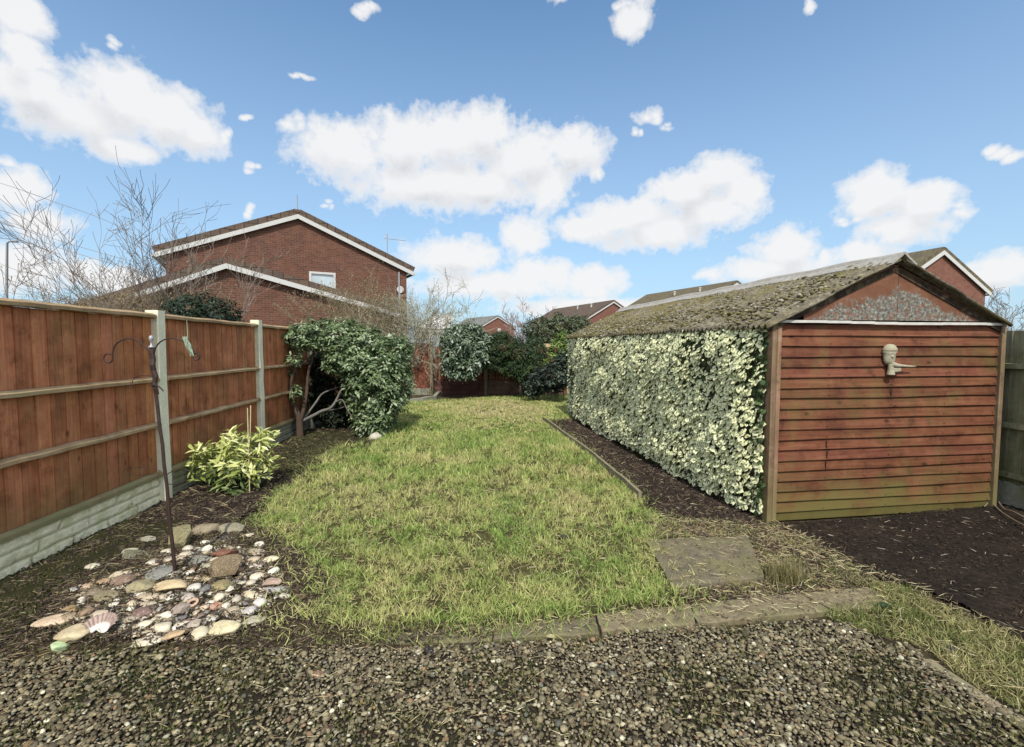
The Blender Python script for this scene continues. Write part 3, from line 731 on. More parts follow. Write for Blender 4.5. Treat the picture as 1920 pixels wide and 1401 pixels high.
# wooden edging board of the right bed
def board_run(name, P, th, h, m, z=None, wob=.008):
    V = []; Fs = []; 
    Q = []
    for i in range(len(P) - 1):
        a, b = Vector((*P[i], 0)), Vector((*P[i + 1], 0)); n_ = max(2, int((b - a).length / .12))
        for k in range(n_): Q.append(a.lerp(b, k / n_))
    Q.append(Vector((*P[-1], 0)))
    for i, q in enumerate(Q):
        d = (Q[min(i + 1, len(Q) - 1)] - Q[max(i - 1, 0)]).normalized(); s = Vector((d.y, -d.x, 0)); g = float(Hgt(q.x, q.y))
        dz = (float(fbm(q.x * 3, q.y, 2, 2)) - .5) * wob * 3
        for (w_, z_) in ((-th / 2, -.05), (-th / 2, h), (th / 2, h), (th / 2, -.05)):
            V.append((q.x + s.x * w_, q.y + s.y * w_, g + z_ + dz * (z_ > 0)))
    for i in range(len(Q) - 1):
        for j in range(4): Fs.append((i * 4 + j, i * 4 + (j + 1) % 4, (i + 1) * 4 + (j + 1) % 4, (i + 1) * 4 + j))
    Fs += [(0, 1, 2, 3), tuple(4 * (len(Q) - 1) + j for j in range(4))]
    return raw_mesh(name, V, Fs, m, None, (P[0][0], P[0][1], 0), attrs={'col': np.ones((len(V), 3))})
tag(board_run('edging_board', px([(1018,790),(1068,828),(1110,858),(1160,900),(1200,938)]), .03, .085, M['edge']), 'worn grey board edging the soil bed below the ivy', 'edging board')
tag(board_run('edging_kerb', px([(752,757),(790,753),(815,748),(826,738)]), .10, .10, M['gboard2']), 'short curved mossy stone kerb at the far left of the lawn', 'kerb')

# ------------------------------------------------------------------ left boundary fence
def fx(y): return -3.31 - .078 * (y - 4.5)
FD = Vector((-.078, 1, 0)).normalized(); FN = Vector((1, .078, 0)).normalized(); UP = Vector((0, 0, 1))
fence = empty('wooden_fence', (fx(4.5), 4.5, 0), 'long reddish brown boarded fence with white concrete posts down the left side', 'fence')
PY = [.40, 2.48, 4.56, 6.67, 8.74, 10.78, 12.81, 14.68]
def rail_mb(a, b, z, h, dep):
    mb = MB(); d = (b - a).normalized()
    n_ = 14; rings = []
    for i in range(n_ + 1):
        q = a.lerp(b, i / n_) + UP * (z + random.uniform(-.003, .003))
        rings.append([q - FN * .0, q + FN * dep + UP * .0, q + FN * (dep) + UP * (h * .62), q + FN * (dep * .55) + UP * h, q + UP * h])
    V = [p for r in rings for p in r]; Fs = []
    for i in range(n_):
        for j in range(5): Fs.append((i * 5 + j, i * 5 + (j + 1) % 5, (i + 1) * 5 + (j + 1) % 5, (i + 1) * 5 + j))
    Fs += [tuple(range(5)), tuple(n_ * 5 + j for j in range(5))]
    mb.add(V, Fs, 0, tuple(random.uniform(.85, 1.1) for _ in range(1)) * 3); return mb
for i in range(len(PY) - 1):
    a = Vector((fx(PY[i]), PY[i], 0)) - FN * .065 + FD * .06; b = Vector((fx(PY[i + 1]), PY[i + 1], 0)) - FN * .065 - FD * .06
    L = (b - a).length; mb = MB(); y = 0; prev = None
    bw = .118
    nb = int(L / bw); bw = L / nb
    for k in range(nb):
        t0 = k * bw; w = bw + .006; g = random.choice((.80, .92, 1, 1.06, 1.15)) * random.uniform(.96, 1.04); tone = (g, g * random.uniform(.94, 1.06), g * random.uniform(.9, 1.08))
        z0 = .26 + random.uniform(-.004, .004); z1 = 1.755 + random.uniform(-.003, .004)
        p0 = a + FD * t0; p1 = a + FD * min(t0 + w, L)
        pts = [p0 + UP * z0, p0 + FN * .014 + UP * z0, p1 + FN * .007 + UP * z0, p1 + UP * z0]
        mb.prism(pts, UP * (z1 - z0), 0, tone)
    pan = mb.build('fence_panel', M['fence'], fence, col=True)
    for z, h, dp in ((.262, .05, .045), (.735, .045, .05), (1.165, .045, .05)):
        rail_mb(a + FN * .018, b + FN * .018, z, h, dp).build('rail', M['rail'], pan, col=True, bevel=.003)
    rail_mb(a - FN * .01, b - FN * .01, 1.757, .045, .075).build('capping', M['rail'], pan, col=True, bevel=.003)
    # gravel board with rock-faced relief
    nu, nv = int(L / .014), 22; V = []; GC = []
    ex = FN
    courses = 3
    offs = [random.random() for _ in range(4)]
    for jv in range(nv + 1):
        for iu in range(nu + 1):
            u = iu / nu * L; v = jv / nv; z = -.06 + v * .31
            c = min(int(max(z, 0) / .085), 2); fz = (max(z, 0) / .085) % 1; bl = .34 + .1 * ((c * 7 + i * 3) % 3)
            fu = ((u / bl) + offs[c] + float(vnoise(u * 6, z * 20)) * .08) % 1
            e = min(fz, 1 - fz) * .085; e2 = min(fu, 1 - fu) * bl
            dd = min(1, min(e / .014, e2 / .018)); dd = dd ** .6
            hgt = .004 + dd * .026 + (float(fbm(u * 1.0 + i * 5, z, 4, 13)) - .5) * .03; GC.append((.25 + .75 * dd,) * 3)
            q = a + FD * u + FN * (.0 + hgt) + UP * z; V.append(q[:])
    Fs = [(j * (nu + 1) + k, j * (nu + 1) + k + 1, (j + 1) * (nu + 1) + k + 1, (j + 1) * (nu + 1) + k) for j in range(nv) for k in range(nu)]
    base = len(V); ring = list(range(nu + 1)) + [j * (nu + 1) + nu for j in range(1, nv + 1)] + [nv * (nu + 1) + k for k in range(nu - 1, -1, -1)] + [j * (nu + 1) for j in range(nv - 1, 0, -1)]
    V += [(Vector(V[r]) - FN * ((Vector(V[r]) - a).dot(FN) + .04))[:] for r in ring]; k = len(ring)
    Fs += [(ring[t], base + t, base + (t + 1) % k, ring[(t + 1) % k]) for t in range(k)] + [tuple(base + t for t in range(k))]
    raw_mesh('gravel_board', V, Fs, M['gboard'] if i < 2 else M['gboard2'], fence, smooth=False, attrs={'col': np.array(GC + [(.5, .5, .5)] * k)})
for i, y in enumerate(PY):
    mb = MB(); c = Vector((fx(y), y, 0)); top = 1.83 + (.02 if i % 2 else 0)
    V = []
    nz = 16
    for k in range(nz + 1):
        z = -.1 + (top + .1) * k / nz; wob = (float(vnoise(y * 9, z * 5)) - .5) * .006
        ch = .008; tp = .0 if k < nz else .01
        for (n_, f_) in ((-.12, -.06 + ch), (-.12 + ch, -.06), (-ch, -.06), (0, -.06 + ch), (0, .06 - ch), (-ch, .06), (-.12 + ch, .06), (-.12, .06 - ch)):
            q = c + FN * (n_ * (1 - tp * 3) + wob) + FD * (f_ * (1 - tp * 8) + wob) + UP * z; V.append(q[:])
    Fs = [(k * 8 + j, k * 8 + (j + 1) % 8, (k + 1) * 8 + (j + 1) % 8, (k + 1) * 8 + j) for k in range(nz) for j in range(8)] + [tuple(range(8)), tuple(nz * 8 + j for j in range(8))]
    raw_mesh('concrete_post', V, Fs, M['post'], fence)

# ------------------------------------------------------------------ right boundary fence (grey, weathered)
def rx(y): return 4.66 - .045 * (y - 4.4)
RD = Vector((-.045, 1, 0)).normalized(); RN = Vector((-1, -.045, 0)).normalized()
rf = empty('weathered_fence', (rx(4.0), 4.0, 0), 'grey green weathered boarded fence right of the shed', 'fence')
RY = [-.6, 1.2, 2.68, 4.14, 6.0, 7.8, 9.6, 11.4, 13.2, 15]
for i in range(len(RY) - 1):
    a = Vector((rx(RY[i]), RY[i], 0)) + RD * .05; b = Vector((rx(RY[i + 1]), RY[i + 1], 0)) - RD * .05; L = (b - a).length
    mb = MB(); nb = int(L / .13); bw = L / nb
    for k in range(nb):
        g = random.uniform(.7, 1.15); p0 = a + RD * (k * bw); p1 = a + RD * min(k * bw + bw + .01, L)
        pts = [p0 + UP * .22, p0 + RN * .02 + UP * .22, p1 + RN * .008 + UP * .22, p1 + UP * .22]
        mb.prism(pts, UP * (1.42 + random.uniform(-.006, .006)), 0, (g, g, g * random.uniform(.9, 1.05)))
    pan = mb.build('fence_panel', M['oldfence'], rf, col=True)
    for z in (.30, .76, 1.31):
        m2 = MB(); m2.box((a + b) / 2 + RN * .045 + UP * z, (L, .045, .05), (RD, RN, UP)); m2.build('rail', M['oldfence'], pan, col=True, bevel=.004)
    m2 = MB(); m2.box((a + b) / 2 + RN * .01 + UP * .08, (L, .05, .27), (RD, RN, UP)); m2.build('gravel_board', M['gboard2'], rf, bevel=.006)
for y in RY:
    m2 = MB(); m2.box(Vector((rx(y), y, .76)) + RN * .04, (.1, .13, 1.72), (RD, RN, UP)); m2.build('fence_post', M['edge'], rf, bevel=.008)

# ------------------------------------------------------------------ back fence
BY = 14.75
bf = empty('back_fence', (-1, BY, 0), 'low brown slatted fence with sleeper boards closing the back of the lawn', 'fence')
def bx_(pxx): return D(pxx, 700, BY)[0]
mb = MB(); x = bx_(735)
while x < bx_(806):
    g = random.uniform(.85, 1.15); mb.box((x + .06, BY, .86), (.115, .02, 1.42 + random.uniform(-.01, .01)), None, 0, (g, g, g)); x += .12
mb.build('red_panel', M['redfence'], bf, col=True)
mb = MB(); mb.box(((bx_(735) + bx_(806)) / 2, BY - .01, .06), (bx_(806) - bx_(735), .06, .24)); mb.build('gravel_board', M['gboard2'], bf, bevel=.006)
mb = MB(); x = bx_(816)
while x < bx_(985):
    g = random.uniform(.8, 1.3); mb.box((x + .03, BY + .03, .86), (.055, .02, 1.2), None, 0, (g, g * .98, g * .9)); x += .098
mb.build('slat_panel', M['redfence'], bf, col=True)
mb = MB(); mb.box(((bx_(816) + bx_(1064)) / 2, BY + .11, .7), (bx_(1064) - bx_(816), .02, 1.5), None, 0, (.55, .55, .55)); mb.build('dark_backing', M['redfence'], bf, col=True)  # board added behind the slats, tinted dark to close the bright gaps
mb = MB()
for z in (.5, 1.3): mb.box(((bx_(816) + bx_(1064)) / 2, BY + .065, z), (bx_(1064) - bx_(816), .04, .06))
mb.build('rail', M['redfence'], bf, col=True)
mb = MB()
for j in range(3): mb.box(((bx_(816) + bx_(909)) / 2, BY - .03, .06 + j * .148), (bx_(909) - bx_(816), .05, .143), None, 0, (1, .8, .85))
mb.build('sleeper_wall', M['sleeper'], bf, col=True, bevel=.005)
mb = MB()
for j in range(3): mb.box(((bx_(914) + bx_(974)) / 2, BY - .03, .06 + j * .145), (bx_(974) - bx_(914), .05, .14), None, 0, (1.5, 1.7, 1.6))
mb.build('sleeper_wall', M['sleeper'], bf, col=True, bevel=.005)
for xx, h, w in ((810, 1.62, .1), (911, 1.2, .09), (976, 1.1, .08)):
    m2 = MB(); m2.box((bx_(xx), BY - .06, h / 2 - .04), (w, .09, h + .1), None, 0, (1.0, 1, 1)); m2.build('fence_post', M['edge'], bf, bevel=.006)
mb = MB(); x = bx_(985)
while x < bx_(1150):
    g = random.uniform(.85, 1.15); mb.box((x + .06, BY + .4, .75), (.115, .02, 1.62), None, 0, (g, g, g)); x += .12
pf = mb.build('pale_fence', M['palefence'], None, (bx_(1030), BY + .4, 0), col=True); tag(pf, 'pale yellow board fence seen between the shrubs behind the back fence', 'fence')
# ------------------------------------------------------------------ shed / old garage
SA = Vector((2.16, 4.05, 0)); SEX = Vector((2.29, .35, 0)).normalized(); SEY = Vector((-SEX.y, SEX.x, 0)); SW, SL, SH, SR = 2.32, 6.2, 1.70, 2.235
shed = empty('garage', SA, 'old low garage with red overlapping boards, mossy corrugated roof and ivy side', 'garage')
shed.rotation_euler = (0, 0, math.atan2(SEX.y, SEX.x))
def local(o, root=shed): o.parent = root; return o
def Sw(x, y, z): return SA + SEX * x + SEY * y + UP * z
# cladding: overlapping horizontal boards
mb = MB(); nb = 18; z0 = .07; bh = (1.675 - z0) / nb
V = []; Fs = []
for k in range(nb):
    zb = z0 + k * bh; g = random.uniform(.82, 1.12); tone = (g, g * random.uniform(.93, 1.05), g * random.uniform(.92, 1.05))
    nx = 24; ring = []; ph = random.uniform(0, 50)
    VV = []
    for i in range(nx + 1):
        x = .085 + (SW - .11) * i / nx; w = (float(vnoise(i * .12 + ph, k * 3.1)) - .5) * .012 + (float(vnoise(i * .6 + ph, k * 3.1)) - .5) * .002; wy = (float(vnoise(i * .3 + ph, k * 7.7)) - .5) * .006
        zb2 = zb + w + (.02 if False else 0)
        VV += [(x, -.028 + wy, zb2), (x, -.008 + wy * .3, zb + bh + .004), (x, .01, zb + bh + .004), (x, .01, zb2)]
    FF = [(i * 4 + j, i * 4 + (j + 1) % 4, (i + 1) * 4 + (j + 1) % 4, (i + 1) * 4 + j) for i in range(nx) for j in range(4)] + [(0, 1, 2, 3), tuple(nx * 4 + j for j in range(4))]
    mb.add(VV, FF, 0, tone)
for x_ in (.10, .56, 1.18, 1.74, SW - .06):      # nail heads
    for k in range(nb):
        xx = x_ + random.uniform(-.006, .006); zz = z0 + (k + .22) * bh; mb.box((xx, -.030, zz), (.006, .004, .006), None, 0, (.25, .22, .22))
for k, xx in ((4, .56), (5, .57), (6, .56), (11, 1.18)): mb.box((xx, -.028, z0 + (k + .42) * bh), (.004, .006, bh * .8), None, 0, (.15, .15, .15))
local(mb.build('cladding', M['clad'], None, col=True))
mb = MB(); mb.box((SW / 2 + .02, -.004, .035), (SW - .1, .02, .09), None, 0, (.45, .5, .45)); local(mb.build('base_board', M['clad'], None, col=True, bevel=.003))
mb = MB(); mb.box((.018, -.02, SH / 2), (.045, .07, SH + .01), None, 0, (.8, .8, .75)); local(mb.build('corner_post', M['frame'], None, col=True, bevel=.004))
mb = MB(); mb.box((.064, -.028, SH / 2 - .02), (.040, .05, SH - .05), None, 0, (1.15, 1.1, 1.1)); local(mb.build('corner_post', M['frame'], None, col=True, bevel=.004))
mb = MB(); mb.box((SW - .008, -.02, SH / 2), (.045, .06, SH), None, 0, (.9, 1, .95)); local(mb.build('corner_post', M['frame'], None, col=True, bevel=.004))
mb = MB(); P = [(.04 + (SW - .03) * i / 10, -.045, 1.700 + .004 * math.sin(i * .9) - .0012 * i) for i in range(11)]
for i in range(10): mb.box(((P[i][0] + P[i + 1][0]) / 2, -.045, (P[i][2] + P[i + 1][2]) / 2), (P[1][0] - P[0][0] - .0005, .03, .022))
local(mb.build('trim_strip', M['trim'], None))
# gable boards (two sheets) with lichen
def m_gable():
    m, nt, b = mat('gable_sheet', .9, .15); N = NT(nt); v = N.coords()
    f = N.noise(v, 7, 6, .6); g = N.noise(v, 38, 8, .75); z = N.sep(v)
    c = N.ramp(f, [(.3, (.13, .058, .034)), (.7, (.22, .10, .058))])
    xx = N.math('ABSOLUTE', N.math('SUBTRACT', z[0], 1.18))
    lim = N.math('ADD', N.math('MULTIPLY', xx, -.30), 1.985)
    lim = N.math('ADD', lim, N.math('MULTIPLY', N.math('SUBTRACT', N.noise(v, 7, 7, .75), .5), .55))
    msk = N.mr(N.math('SUBTRACT', lim, z[2]), -.015, .03)
    blot = N.mr(N.noise(v, 26, 7, .7), .38, .50)
    lc = N.ramp(g, [(.36, (.045, .045, .035)), (.52, (.17, .165, .14)), (.66, (.42, .41, .37))])
    c = N.mix(N.math('MULTIPLY', msk, blot), c, lc)
    c = N.mix(N.mr(N.noise(v, 60, 3), .62, .68, 0, .8), c, (.06, .055, .04))
    N.l(c, b.inputs['Base Color']); N.bump(g, .006, b); return m
gm = m_gable()
def roofz(x): return SR - abs(x - SW / 2) * (SR - SH) / (SW / 2)
def sheet(pts, y, th, name, m):
    mb = MB(); mb.prism([(x, y, z) for x, z in pts], (0, th, 0)); o = mb.build(name, m, None); return local(o)
sheet([(.30, 1.718), (1.198, 1.718), (1.198, roofz(1.16) - .035), (1.12, roofz(1.12) - .03), (.30, roofz(.30) - .012)], -.03, .012, 'gable_sheet', gm)
sheet([(1.206, 1.718), (SW - .06, 1.715), (SW - .06, roofz(SW - .06) - .005), (1.206, roofz(1.206) - .035)], -.026, .012, 'gable_sheet', gm)
# walls
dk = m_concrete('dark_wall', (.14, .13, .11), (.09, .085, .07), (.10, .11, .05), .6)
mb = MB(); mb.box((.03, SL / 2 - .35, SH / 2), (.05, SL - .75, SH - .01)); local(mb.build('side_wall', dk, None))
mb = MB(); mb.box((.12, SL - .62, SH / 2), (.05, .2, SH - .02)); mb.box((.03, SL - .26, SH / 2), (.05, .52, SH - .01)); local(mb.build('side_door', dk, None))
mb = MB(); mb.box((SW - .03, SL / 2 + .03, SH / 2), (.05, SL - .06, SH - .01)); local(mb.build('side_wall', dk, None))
mb = MB(); mb.prism([(0.06, SL, 0), (SW - .06, SL, 0), (SW - .06, SL, SH - .01), (SW / 2, SL, SR - .03), (.06, SL, SH - .01)], (0, -.05, 0)); local(mb.build('back_wall', dk, None))
mb = MB(); mb.prism([(.06, .03, .02), (SW - .06, .03, .02), (SW - .06, .03, SH - .01), (SW / 2, .03, SR - .05), (.06, .03, SH - .01)], (0, .02, 0)); local(mb.build('gap_shade_sheet', M['dark'], None))  # near-black sheet standing in for the unlit inside seen through the gable gap
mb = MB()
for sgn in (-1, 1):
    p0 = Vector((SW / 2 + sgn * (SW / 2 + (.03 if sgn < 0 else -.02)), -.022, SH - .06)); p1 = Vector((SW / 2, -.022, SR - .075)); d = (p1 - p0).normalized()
    mb.box((p0 + p1) / 2, ((p1 - p0).length, .03, .05), (d, Vector((0, 1, 0)), d.cross(Vector((0, -1, 0)))), 0, (.12, .12, .12))  # near-black tint puts the shadow under the verge into the rafter colour
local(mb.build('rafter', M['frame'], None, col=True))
# corrugated roof
def m_roof():
    m, nt, b = mat('corrugated_sheet', .95, .1); N = NT(nt); v = N.coords()
    f = N.noise(v, 16, 8, .75); g = N.noise(v, 2.2, 6, .7); h = N.noise(v, 75, 6, .7)
    c = N.ramp(f, [(.34, (.075, .062, .042)), (.5, (.175, .15, .105)), (.66, (.35, .32, .24))])
    zz = N.sep(v)
    far = N.mr(zz[1], 1.2, 5.5, -.03, .12)
    mossm = N.mr(N.math('ADD', N.math('ADD', g, far), N.math('MULTIPLY', N.math('SUBTRACT', f, .5), .5)), .47, .62, 0, .9)
    mc = N.ramp(h, [(.35, (.08, .066, .025)), (.55, (.18, .15, .06)), (.7, (.27, .24, .10))])
    c = N.mix(mossm, c, mc)
    N.l(c, b.inputs['Base Color']); N.bump(N.math('ADD', f, h), .014, b, 1); return m
rm = m_roof()
for sgn in (-1, 1):
    nyw, nsl = int((SL + .21) / .0092), 18; V = []
    x0 = SW / 2 + sgn * .03; x1 = SW / 2 + sgn * (SW / 2 + (.075 if sgn < 0 else .0)); sl = (SR - SH) / (SW / 2)
    Yv = -.11 + np.arange(nyw + 1) * .0092
    for i in range(nsl + 1):
        t = i / nsl; x = x0 + (x1 - x0) * t; z = SR + .012 - abs(x - SW / 2) * sl
        if i > nsl // 2: z -= .010
        edge = (fbm(Yv * 3, np.zeros(nyw + 1) + sgn * 3, 2, 1) - .5) * .02 * (t ** 3) if i == nsl else 0
        Z = z + .017 * np.sin(2 * math.pi * Yv / .0735 + .02) + (fbm(Yv + i * 9, np.full(nyw + 1, x), 3, 22) - .5) * .012 * 1.0 + (fbm(Yv, np.full(nyw + 1, x), 2, 1.3) - .5) * .03
        V.append(np.stack([np.full(nyw + 1, x) + edge, Yv, Z], 1))
    V = np.concatenate(V); w = nyw + 1
    idx = (np.arange(nsl)[:, None] * w + np.arange(nyw)[None]).ravel()
    q = np.stack([idx, idx + 1, idx + w + 1, idx + w], 1)
    if sgn > 0: q = q[:, ::-1]
    o = raw_mesh('roof', V, q, rm, smooth=True); local(o)
    md = o.modifiers.new('s', 'SOLIDIFY'); md.thickness = .007; md.offset = -1
    if sgn < 0:
        Nn = 5200; yy = RNG.uniform(-.1, SL + .08, Nn); xx = RNG.uniform(0, SW / 2 + .07, Nn); xl = SW / 2 - xx
        k = (fbm(xl, yy, 4, 3.2) + yy * .02 + RNG.random(Nn) * .3) > .60; yy, xl = yy[k], xl[k]; Nn = len(yy)
        s_ = RNG.lognormal(math.log(.011), .5, Nn).clip(.004, .030)
        zz = SR + .012 - abs(xl - SW / 2) * sl - .015 * 0 + .012
        T = np.stack([xl, yy, zz], 1); S = np.stack([s_, s_ * RNG.uniform(.8, 1.6, Nn), s_ * .5], 1)
        cc = lerp((.085, .072, .032), (.22, .19, .09), RNG.random(Nn)); gr = RNG.random(Nn) < .35; cc[gr] = lerp((.16, .14, .10), (.36, .33, .25), RNG.random(gr.sum()))
        ms = instance('moss_clumps', np.stack([ICO0[0] * (1 + .25 * RNG.normal(size=(len(ICO0[0]), 1))) for _ in range(Nn)]), ICO0[1], rand_rot(Nn), T, S, M['matte'], cc, smooth=True)
        ms['kind'] = 'stuff'; local(ms)
# ridge capping
V = []; Fs = []; prof = [(-.125, .004), (-.05, .04), (-.025, .066), (0, .072), (.025, .066), (.05, .04), (.125, .004), (.12, -.014), (.045, .024), (0, .052), (-.045, .024), (-.12, -.014)]
prof = [(x, z - .016 - (abs(x) * .23)) for x, z in prof]; ny = 60
for j in range(ny + 1):
    y = -.115 + (SL + .235) * j / ny; wob = (float(vnoise(y * 2, 3)) - .5) * .02; st = .006 * (int(y / 1.05) % 2)
    for (x, z) in prof: V.append((SW / 2 + x, y, SR + .012 + z + wob + st))
n_ = len(prof)
for j in range(ny):
    for i in range(n_): Fs.append((j * n_ + i, j * n_ + (i + 1) % n_, (j + 1) * n_ + (i + 1) % n_, (j + 1) * n_ + i))
Fs += [tuple(range(n_)), tuple(ny * n_ + i for i in range(n_))]
rc = m_concrete('ridge_cement', (.42, .40, .36), (.24, .22, .19), (.22, .2, .12), .4, 20, .006)
local(raw_mesh('ridge_cap', V, Fs, rc))

# ivy on the shed side
def ivy():
    Np = 18000
    y = RNG.uniform(-.01, SL, Np); z = RNG.beta(1.05, 1.0, Np) * 1.68
    k = (y < 5.42) | (y > 5.66); y, z = y[k], z[k]; 
    k = (y > -.01 + .05 * fbm(y * 0, z, 2, 6) ) & ~((y > 5.6) & (RNG.random(len(y)) < .1)); y, z = y[k], z[k]
    hole = fbm(y, z, 4, 2.6) + RNG.random(len(y)) * .3 > .455; y, z = y[hole], z[hole]
    bot = (z > .16 * fbm(y + 5, z * 0, 2, 4)); y, z = y[bot], z[bot]; Np = len(y)
    bulge = .03 + .16 * fbm(y, z, 4, 3.2) * np.clip(z * 3, 0, 1) * np.clip((1.72 - z) * 5, .3, 1) + .10 * np.clip(1 - z / .7, 0, 1) ** 2 * np.clip(y * 2, 0, 1)
    bulge *= np.clip(y * 6, .35, 1); bulge = np.where(y > 5.6, .04, bulge)
    x = -bulge * RNG.uniform(.55, 1.12, Np)
    loc = np.stack([x, y, z], 1)
    up = np.stack([-np.ones(Np), RNG.normal(-.12, .38, Np), RNG.normal(.62, .36, Np)], 1); up /= np.linalg.norm(up, axis=1)[:, None]
    fw = np.stack([RNG.normal(0, .2, Np), RNG.normal(0, .55, Np), -np.abs(RNG.normal(.9, .5, Np))], 1)
    fw -= up * (fw * up).sum(1)[:, None]
    s = np.clip(RNG.lognormal(math.log(.034), .30, Np), .018, .058)
    S = np.stack([s * RNG.uniform(.85, 1.15, Np), s, s], 1)
    t = RNG.random(Np); c = lerp((.06, .10, .03), (.20, .28, .09), t); old = RNG.random(Np) < .04; c[old] = (.28, .22, .10)
    o = instance('ivy_leaves', LEAF_I, LEAF_IF, frames(fw, up), loc, S, M['ivy'], c, lw=True)
    return o
iv = empty('ivy', SA, 'dense cream edged variegated ivy covering the whole left side of the garage', 'ivy')
iv.rotation_euler = shed.rotation_euler.copy()
local(ivy(), iv)
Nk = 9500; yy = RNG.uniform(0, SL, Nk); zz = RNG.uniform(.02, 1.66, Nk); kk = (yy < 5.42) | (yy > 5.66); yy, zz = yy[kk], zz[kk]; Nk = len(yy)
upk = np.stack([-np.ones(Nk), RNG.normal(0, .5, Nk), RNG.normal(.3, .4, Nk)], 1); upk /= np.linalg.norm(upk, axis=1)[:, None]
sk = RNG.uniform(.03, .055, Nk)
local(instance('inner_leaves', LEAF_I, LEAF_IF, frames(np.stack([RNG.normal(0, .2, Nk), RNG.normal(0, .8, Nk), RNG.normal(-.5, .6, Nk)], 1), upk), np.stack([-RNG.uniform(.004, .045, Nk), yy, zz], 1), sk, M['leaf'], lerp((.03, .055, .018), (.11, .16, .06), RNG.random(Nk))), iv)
mb = MB()
for k in range(150):
    y = random.uniform(.1, 6.1); 
    if 5.35 < y < 5.7: continue
    P = [(-.02, y, 0)]; z = 0; h = random.uniform(.5, 1.66)
    while z < h:
        z += .09; y += random.gauss(0, .03); P.append((-.025 - random.random() * .03, min(max(y, .05), 6.15), z))
    mb.tube(P, np.linspace(.007, .002, len(P)), 4)
m_stem = m_simple('ivy_stem', (.09, .065, .04), .9, .3, 20)
local(mb.build('stems', m_stem), iv)

# wall ornament on the cladding
oc = Vector(D(1668, 672, 4.18)); orn = empty('wall_ornament', oc, 'small weathered pale wall ornament with a thin arm fixed to the red boards', 'ornament')
orn.rotation_euler = (0, 0, math.atan2(SEX.y, SEX.x))
m_orn = m_concrete('weathered_plaster', (.44, .40, .29), (.26, .23, .16), (.20, .20, .11), .5, 60, .003, 30)
def lathe(prof, n=16, sx=1, sy=1, off=(0, 0, 0)):
    V = [(off[0] + r * math.cos(a) * sx, off[1] + r * math.sin(a) * sy, off[2] + z) for r, z in prof for a in [2 * math.pi * k / n for k in range(n)]]
    m_ = len(prof); Fs = [(i * n + j, i * n + (j + 1) % n, (i + 1) * n + (j + 1) % n, (i + 1) * n + j) for i in range(m_ - 1) for j in range(n)]
    Fs += [tuple(range(n))[::-1], tuple((m_ - 1) * n + j for j in range(n))]; return V, Fs
mb = MB(); mb.add(*lathe([(.066, 0), (.070, .008), (.064, .026), (.05, .045), (.03, .058), (.004, .063)], 16, 1, .55, (0, .0, .062)))
o = mb.build('cap', m_orn, smooth=True); o.parent = orn
mb = MB(); mb.add(*lathe([(.018, -.055), (.040, -.045), (.052, -.02), (.056, .01), (.060, .045), (.072, .058), (.055, .060)], 16, 1, .55, (-.004, 0, 0)))
mb.add(*lathe([(.004, 0), (.012, .006), (.016, .02), (.008, .03)], 8, 1, .8, (-.004, -.028, .0))); mb.add(*lathe([(.002, 0), (.010, .004), (.010, .012), (.002, .016)], 8, 1.3, .8, (-.024, -.025, .03))); mb.add(*lathe([(.002, 0), (.010, .004), (.010, .012), (.002, .016)], 8, 1.3, .8, (.016, -.025, .03)))
o = mb.build('body', m_orn, smooth=True); o.parent = orn
mb = MB(); mb.tube([(0, -.02, -.05), (.05, -.028, -.063), (.11, -.03, -.066), (.17, -.03, -.070), (.235, -.028, -.071)], [.026, .019, .012, .009, .005], 8)
o = mb.build('arm', m_orn, smooth=True); o.parent = orn
mb = MB(); mb.tube([(.0, -.015, -.05), (.0, -.015, -.10), (.0, -.018, -.145)], [.022, .024, .034], 10); mb.box((.052, -.018, -.098), (.075, .03, .04), (Vector((1, 0, .12)).normalized(), Vector((0, 1, 0)), Vector((-.12, 0, 1)).normalized()))
o = mb.build('bracket', m_orn, bevel=.006); o.parent = orn

# ------------------------------------------------------------------ bird feeder pole
b0 = Vector(GH(330, 1076)); b0.z -= .05
t0 = D(284, 652, 2.98)
fp = empty('feeder_pole', b0, 'leaning rusty metal bird feeder pole with two curled hook arms in the stones', 'feeder pole')
mb = MB(); Pp = [b0.lerp(t0, k / 12) + Vector((random.gauss(0, .002), 0, 0)) for k in range(13)]
mb.tube(Pp, [.011] * 5 + [.010] * 8, 10); mb.build('pole', M['iron'], fp, smooth=True)
mb = MB(); Pb = [b0.lerp(t0, .80 + .2 * k / 8) + Vector((random.gauss(0, .004), random.gauss(0, .004), 0)) for k in range(9)]
mb.tube(Pb, [.011, .013, .014, .015, .015, .016, .016, .016, .015], 9); mb.build('sleeve', M['iron'], fp)
YP = 2.98
def pcurve(L, Y=YP): return [D(x, y, Y + (0 if len(q) == 0 else q[0])) for (x, y, *q) in L]
def smooth_path(P, n=6):
    P = [Vector(p) for p in P]; out = []
    for i in range(len(P) - 1):
        p0 = P[max(i - 1, 0)]; p1 = P[i]; p2 = P[i + 1]; p3 = P[min(i + 2, len(P) - 1)]
        for k in range(n):
            t = k / n; out.append(.5 * ((2 * p1) + (p2 - p0) * t + (2 * p0 - 5 * p1 + 4 * p2 - p3) * t * t + (3 * p1 - p0 - 3 * p2 + p3) * t ** 3))
    return out + [P[-1]]
def wire(name, L, r, root=fp, m=M['iron'], n=6, Y=YP):
    mb = MB(); mb.tube(smooth_path(pcurve(L, Y)), r, n); return mb.build(name, m, root, smooth=True)
circ = lambda cx, cy, r, a0, a1, n=14: [(cx + r * math.cos(a0 + (a1 - a0) * k / n), cy + r * math.sin(a0 + (a1 - a0) * k / n)) for k in range(n + 1)]
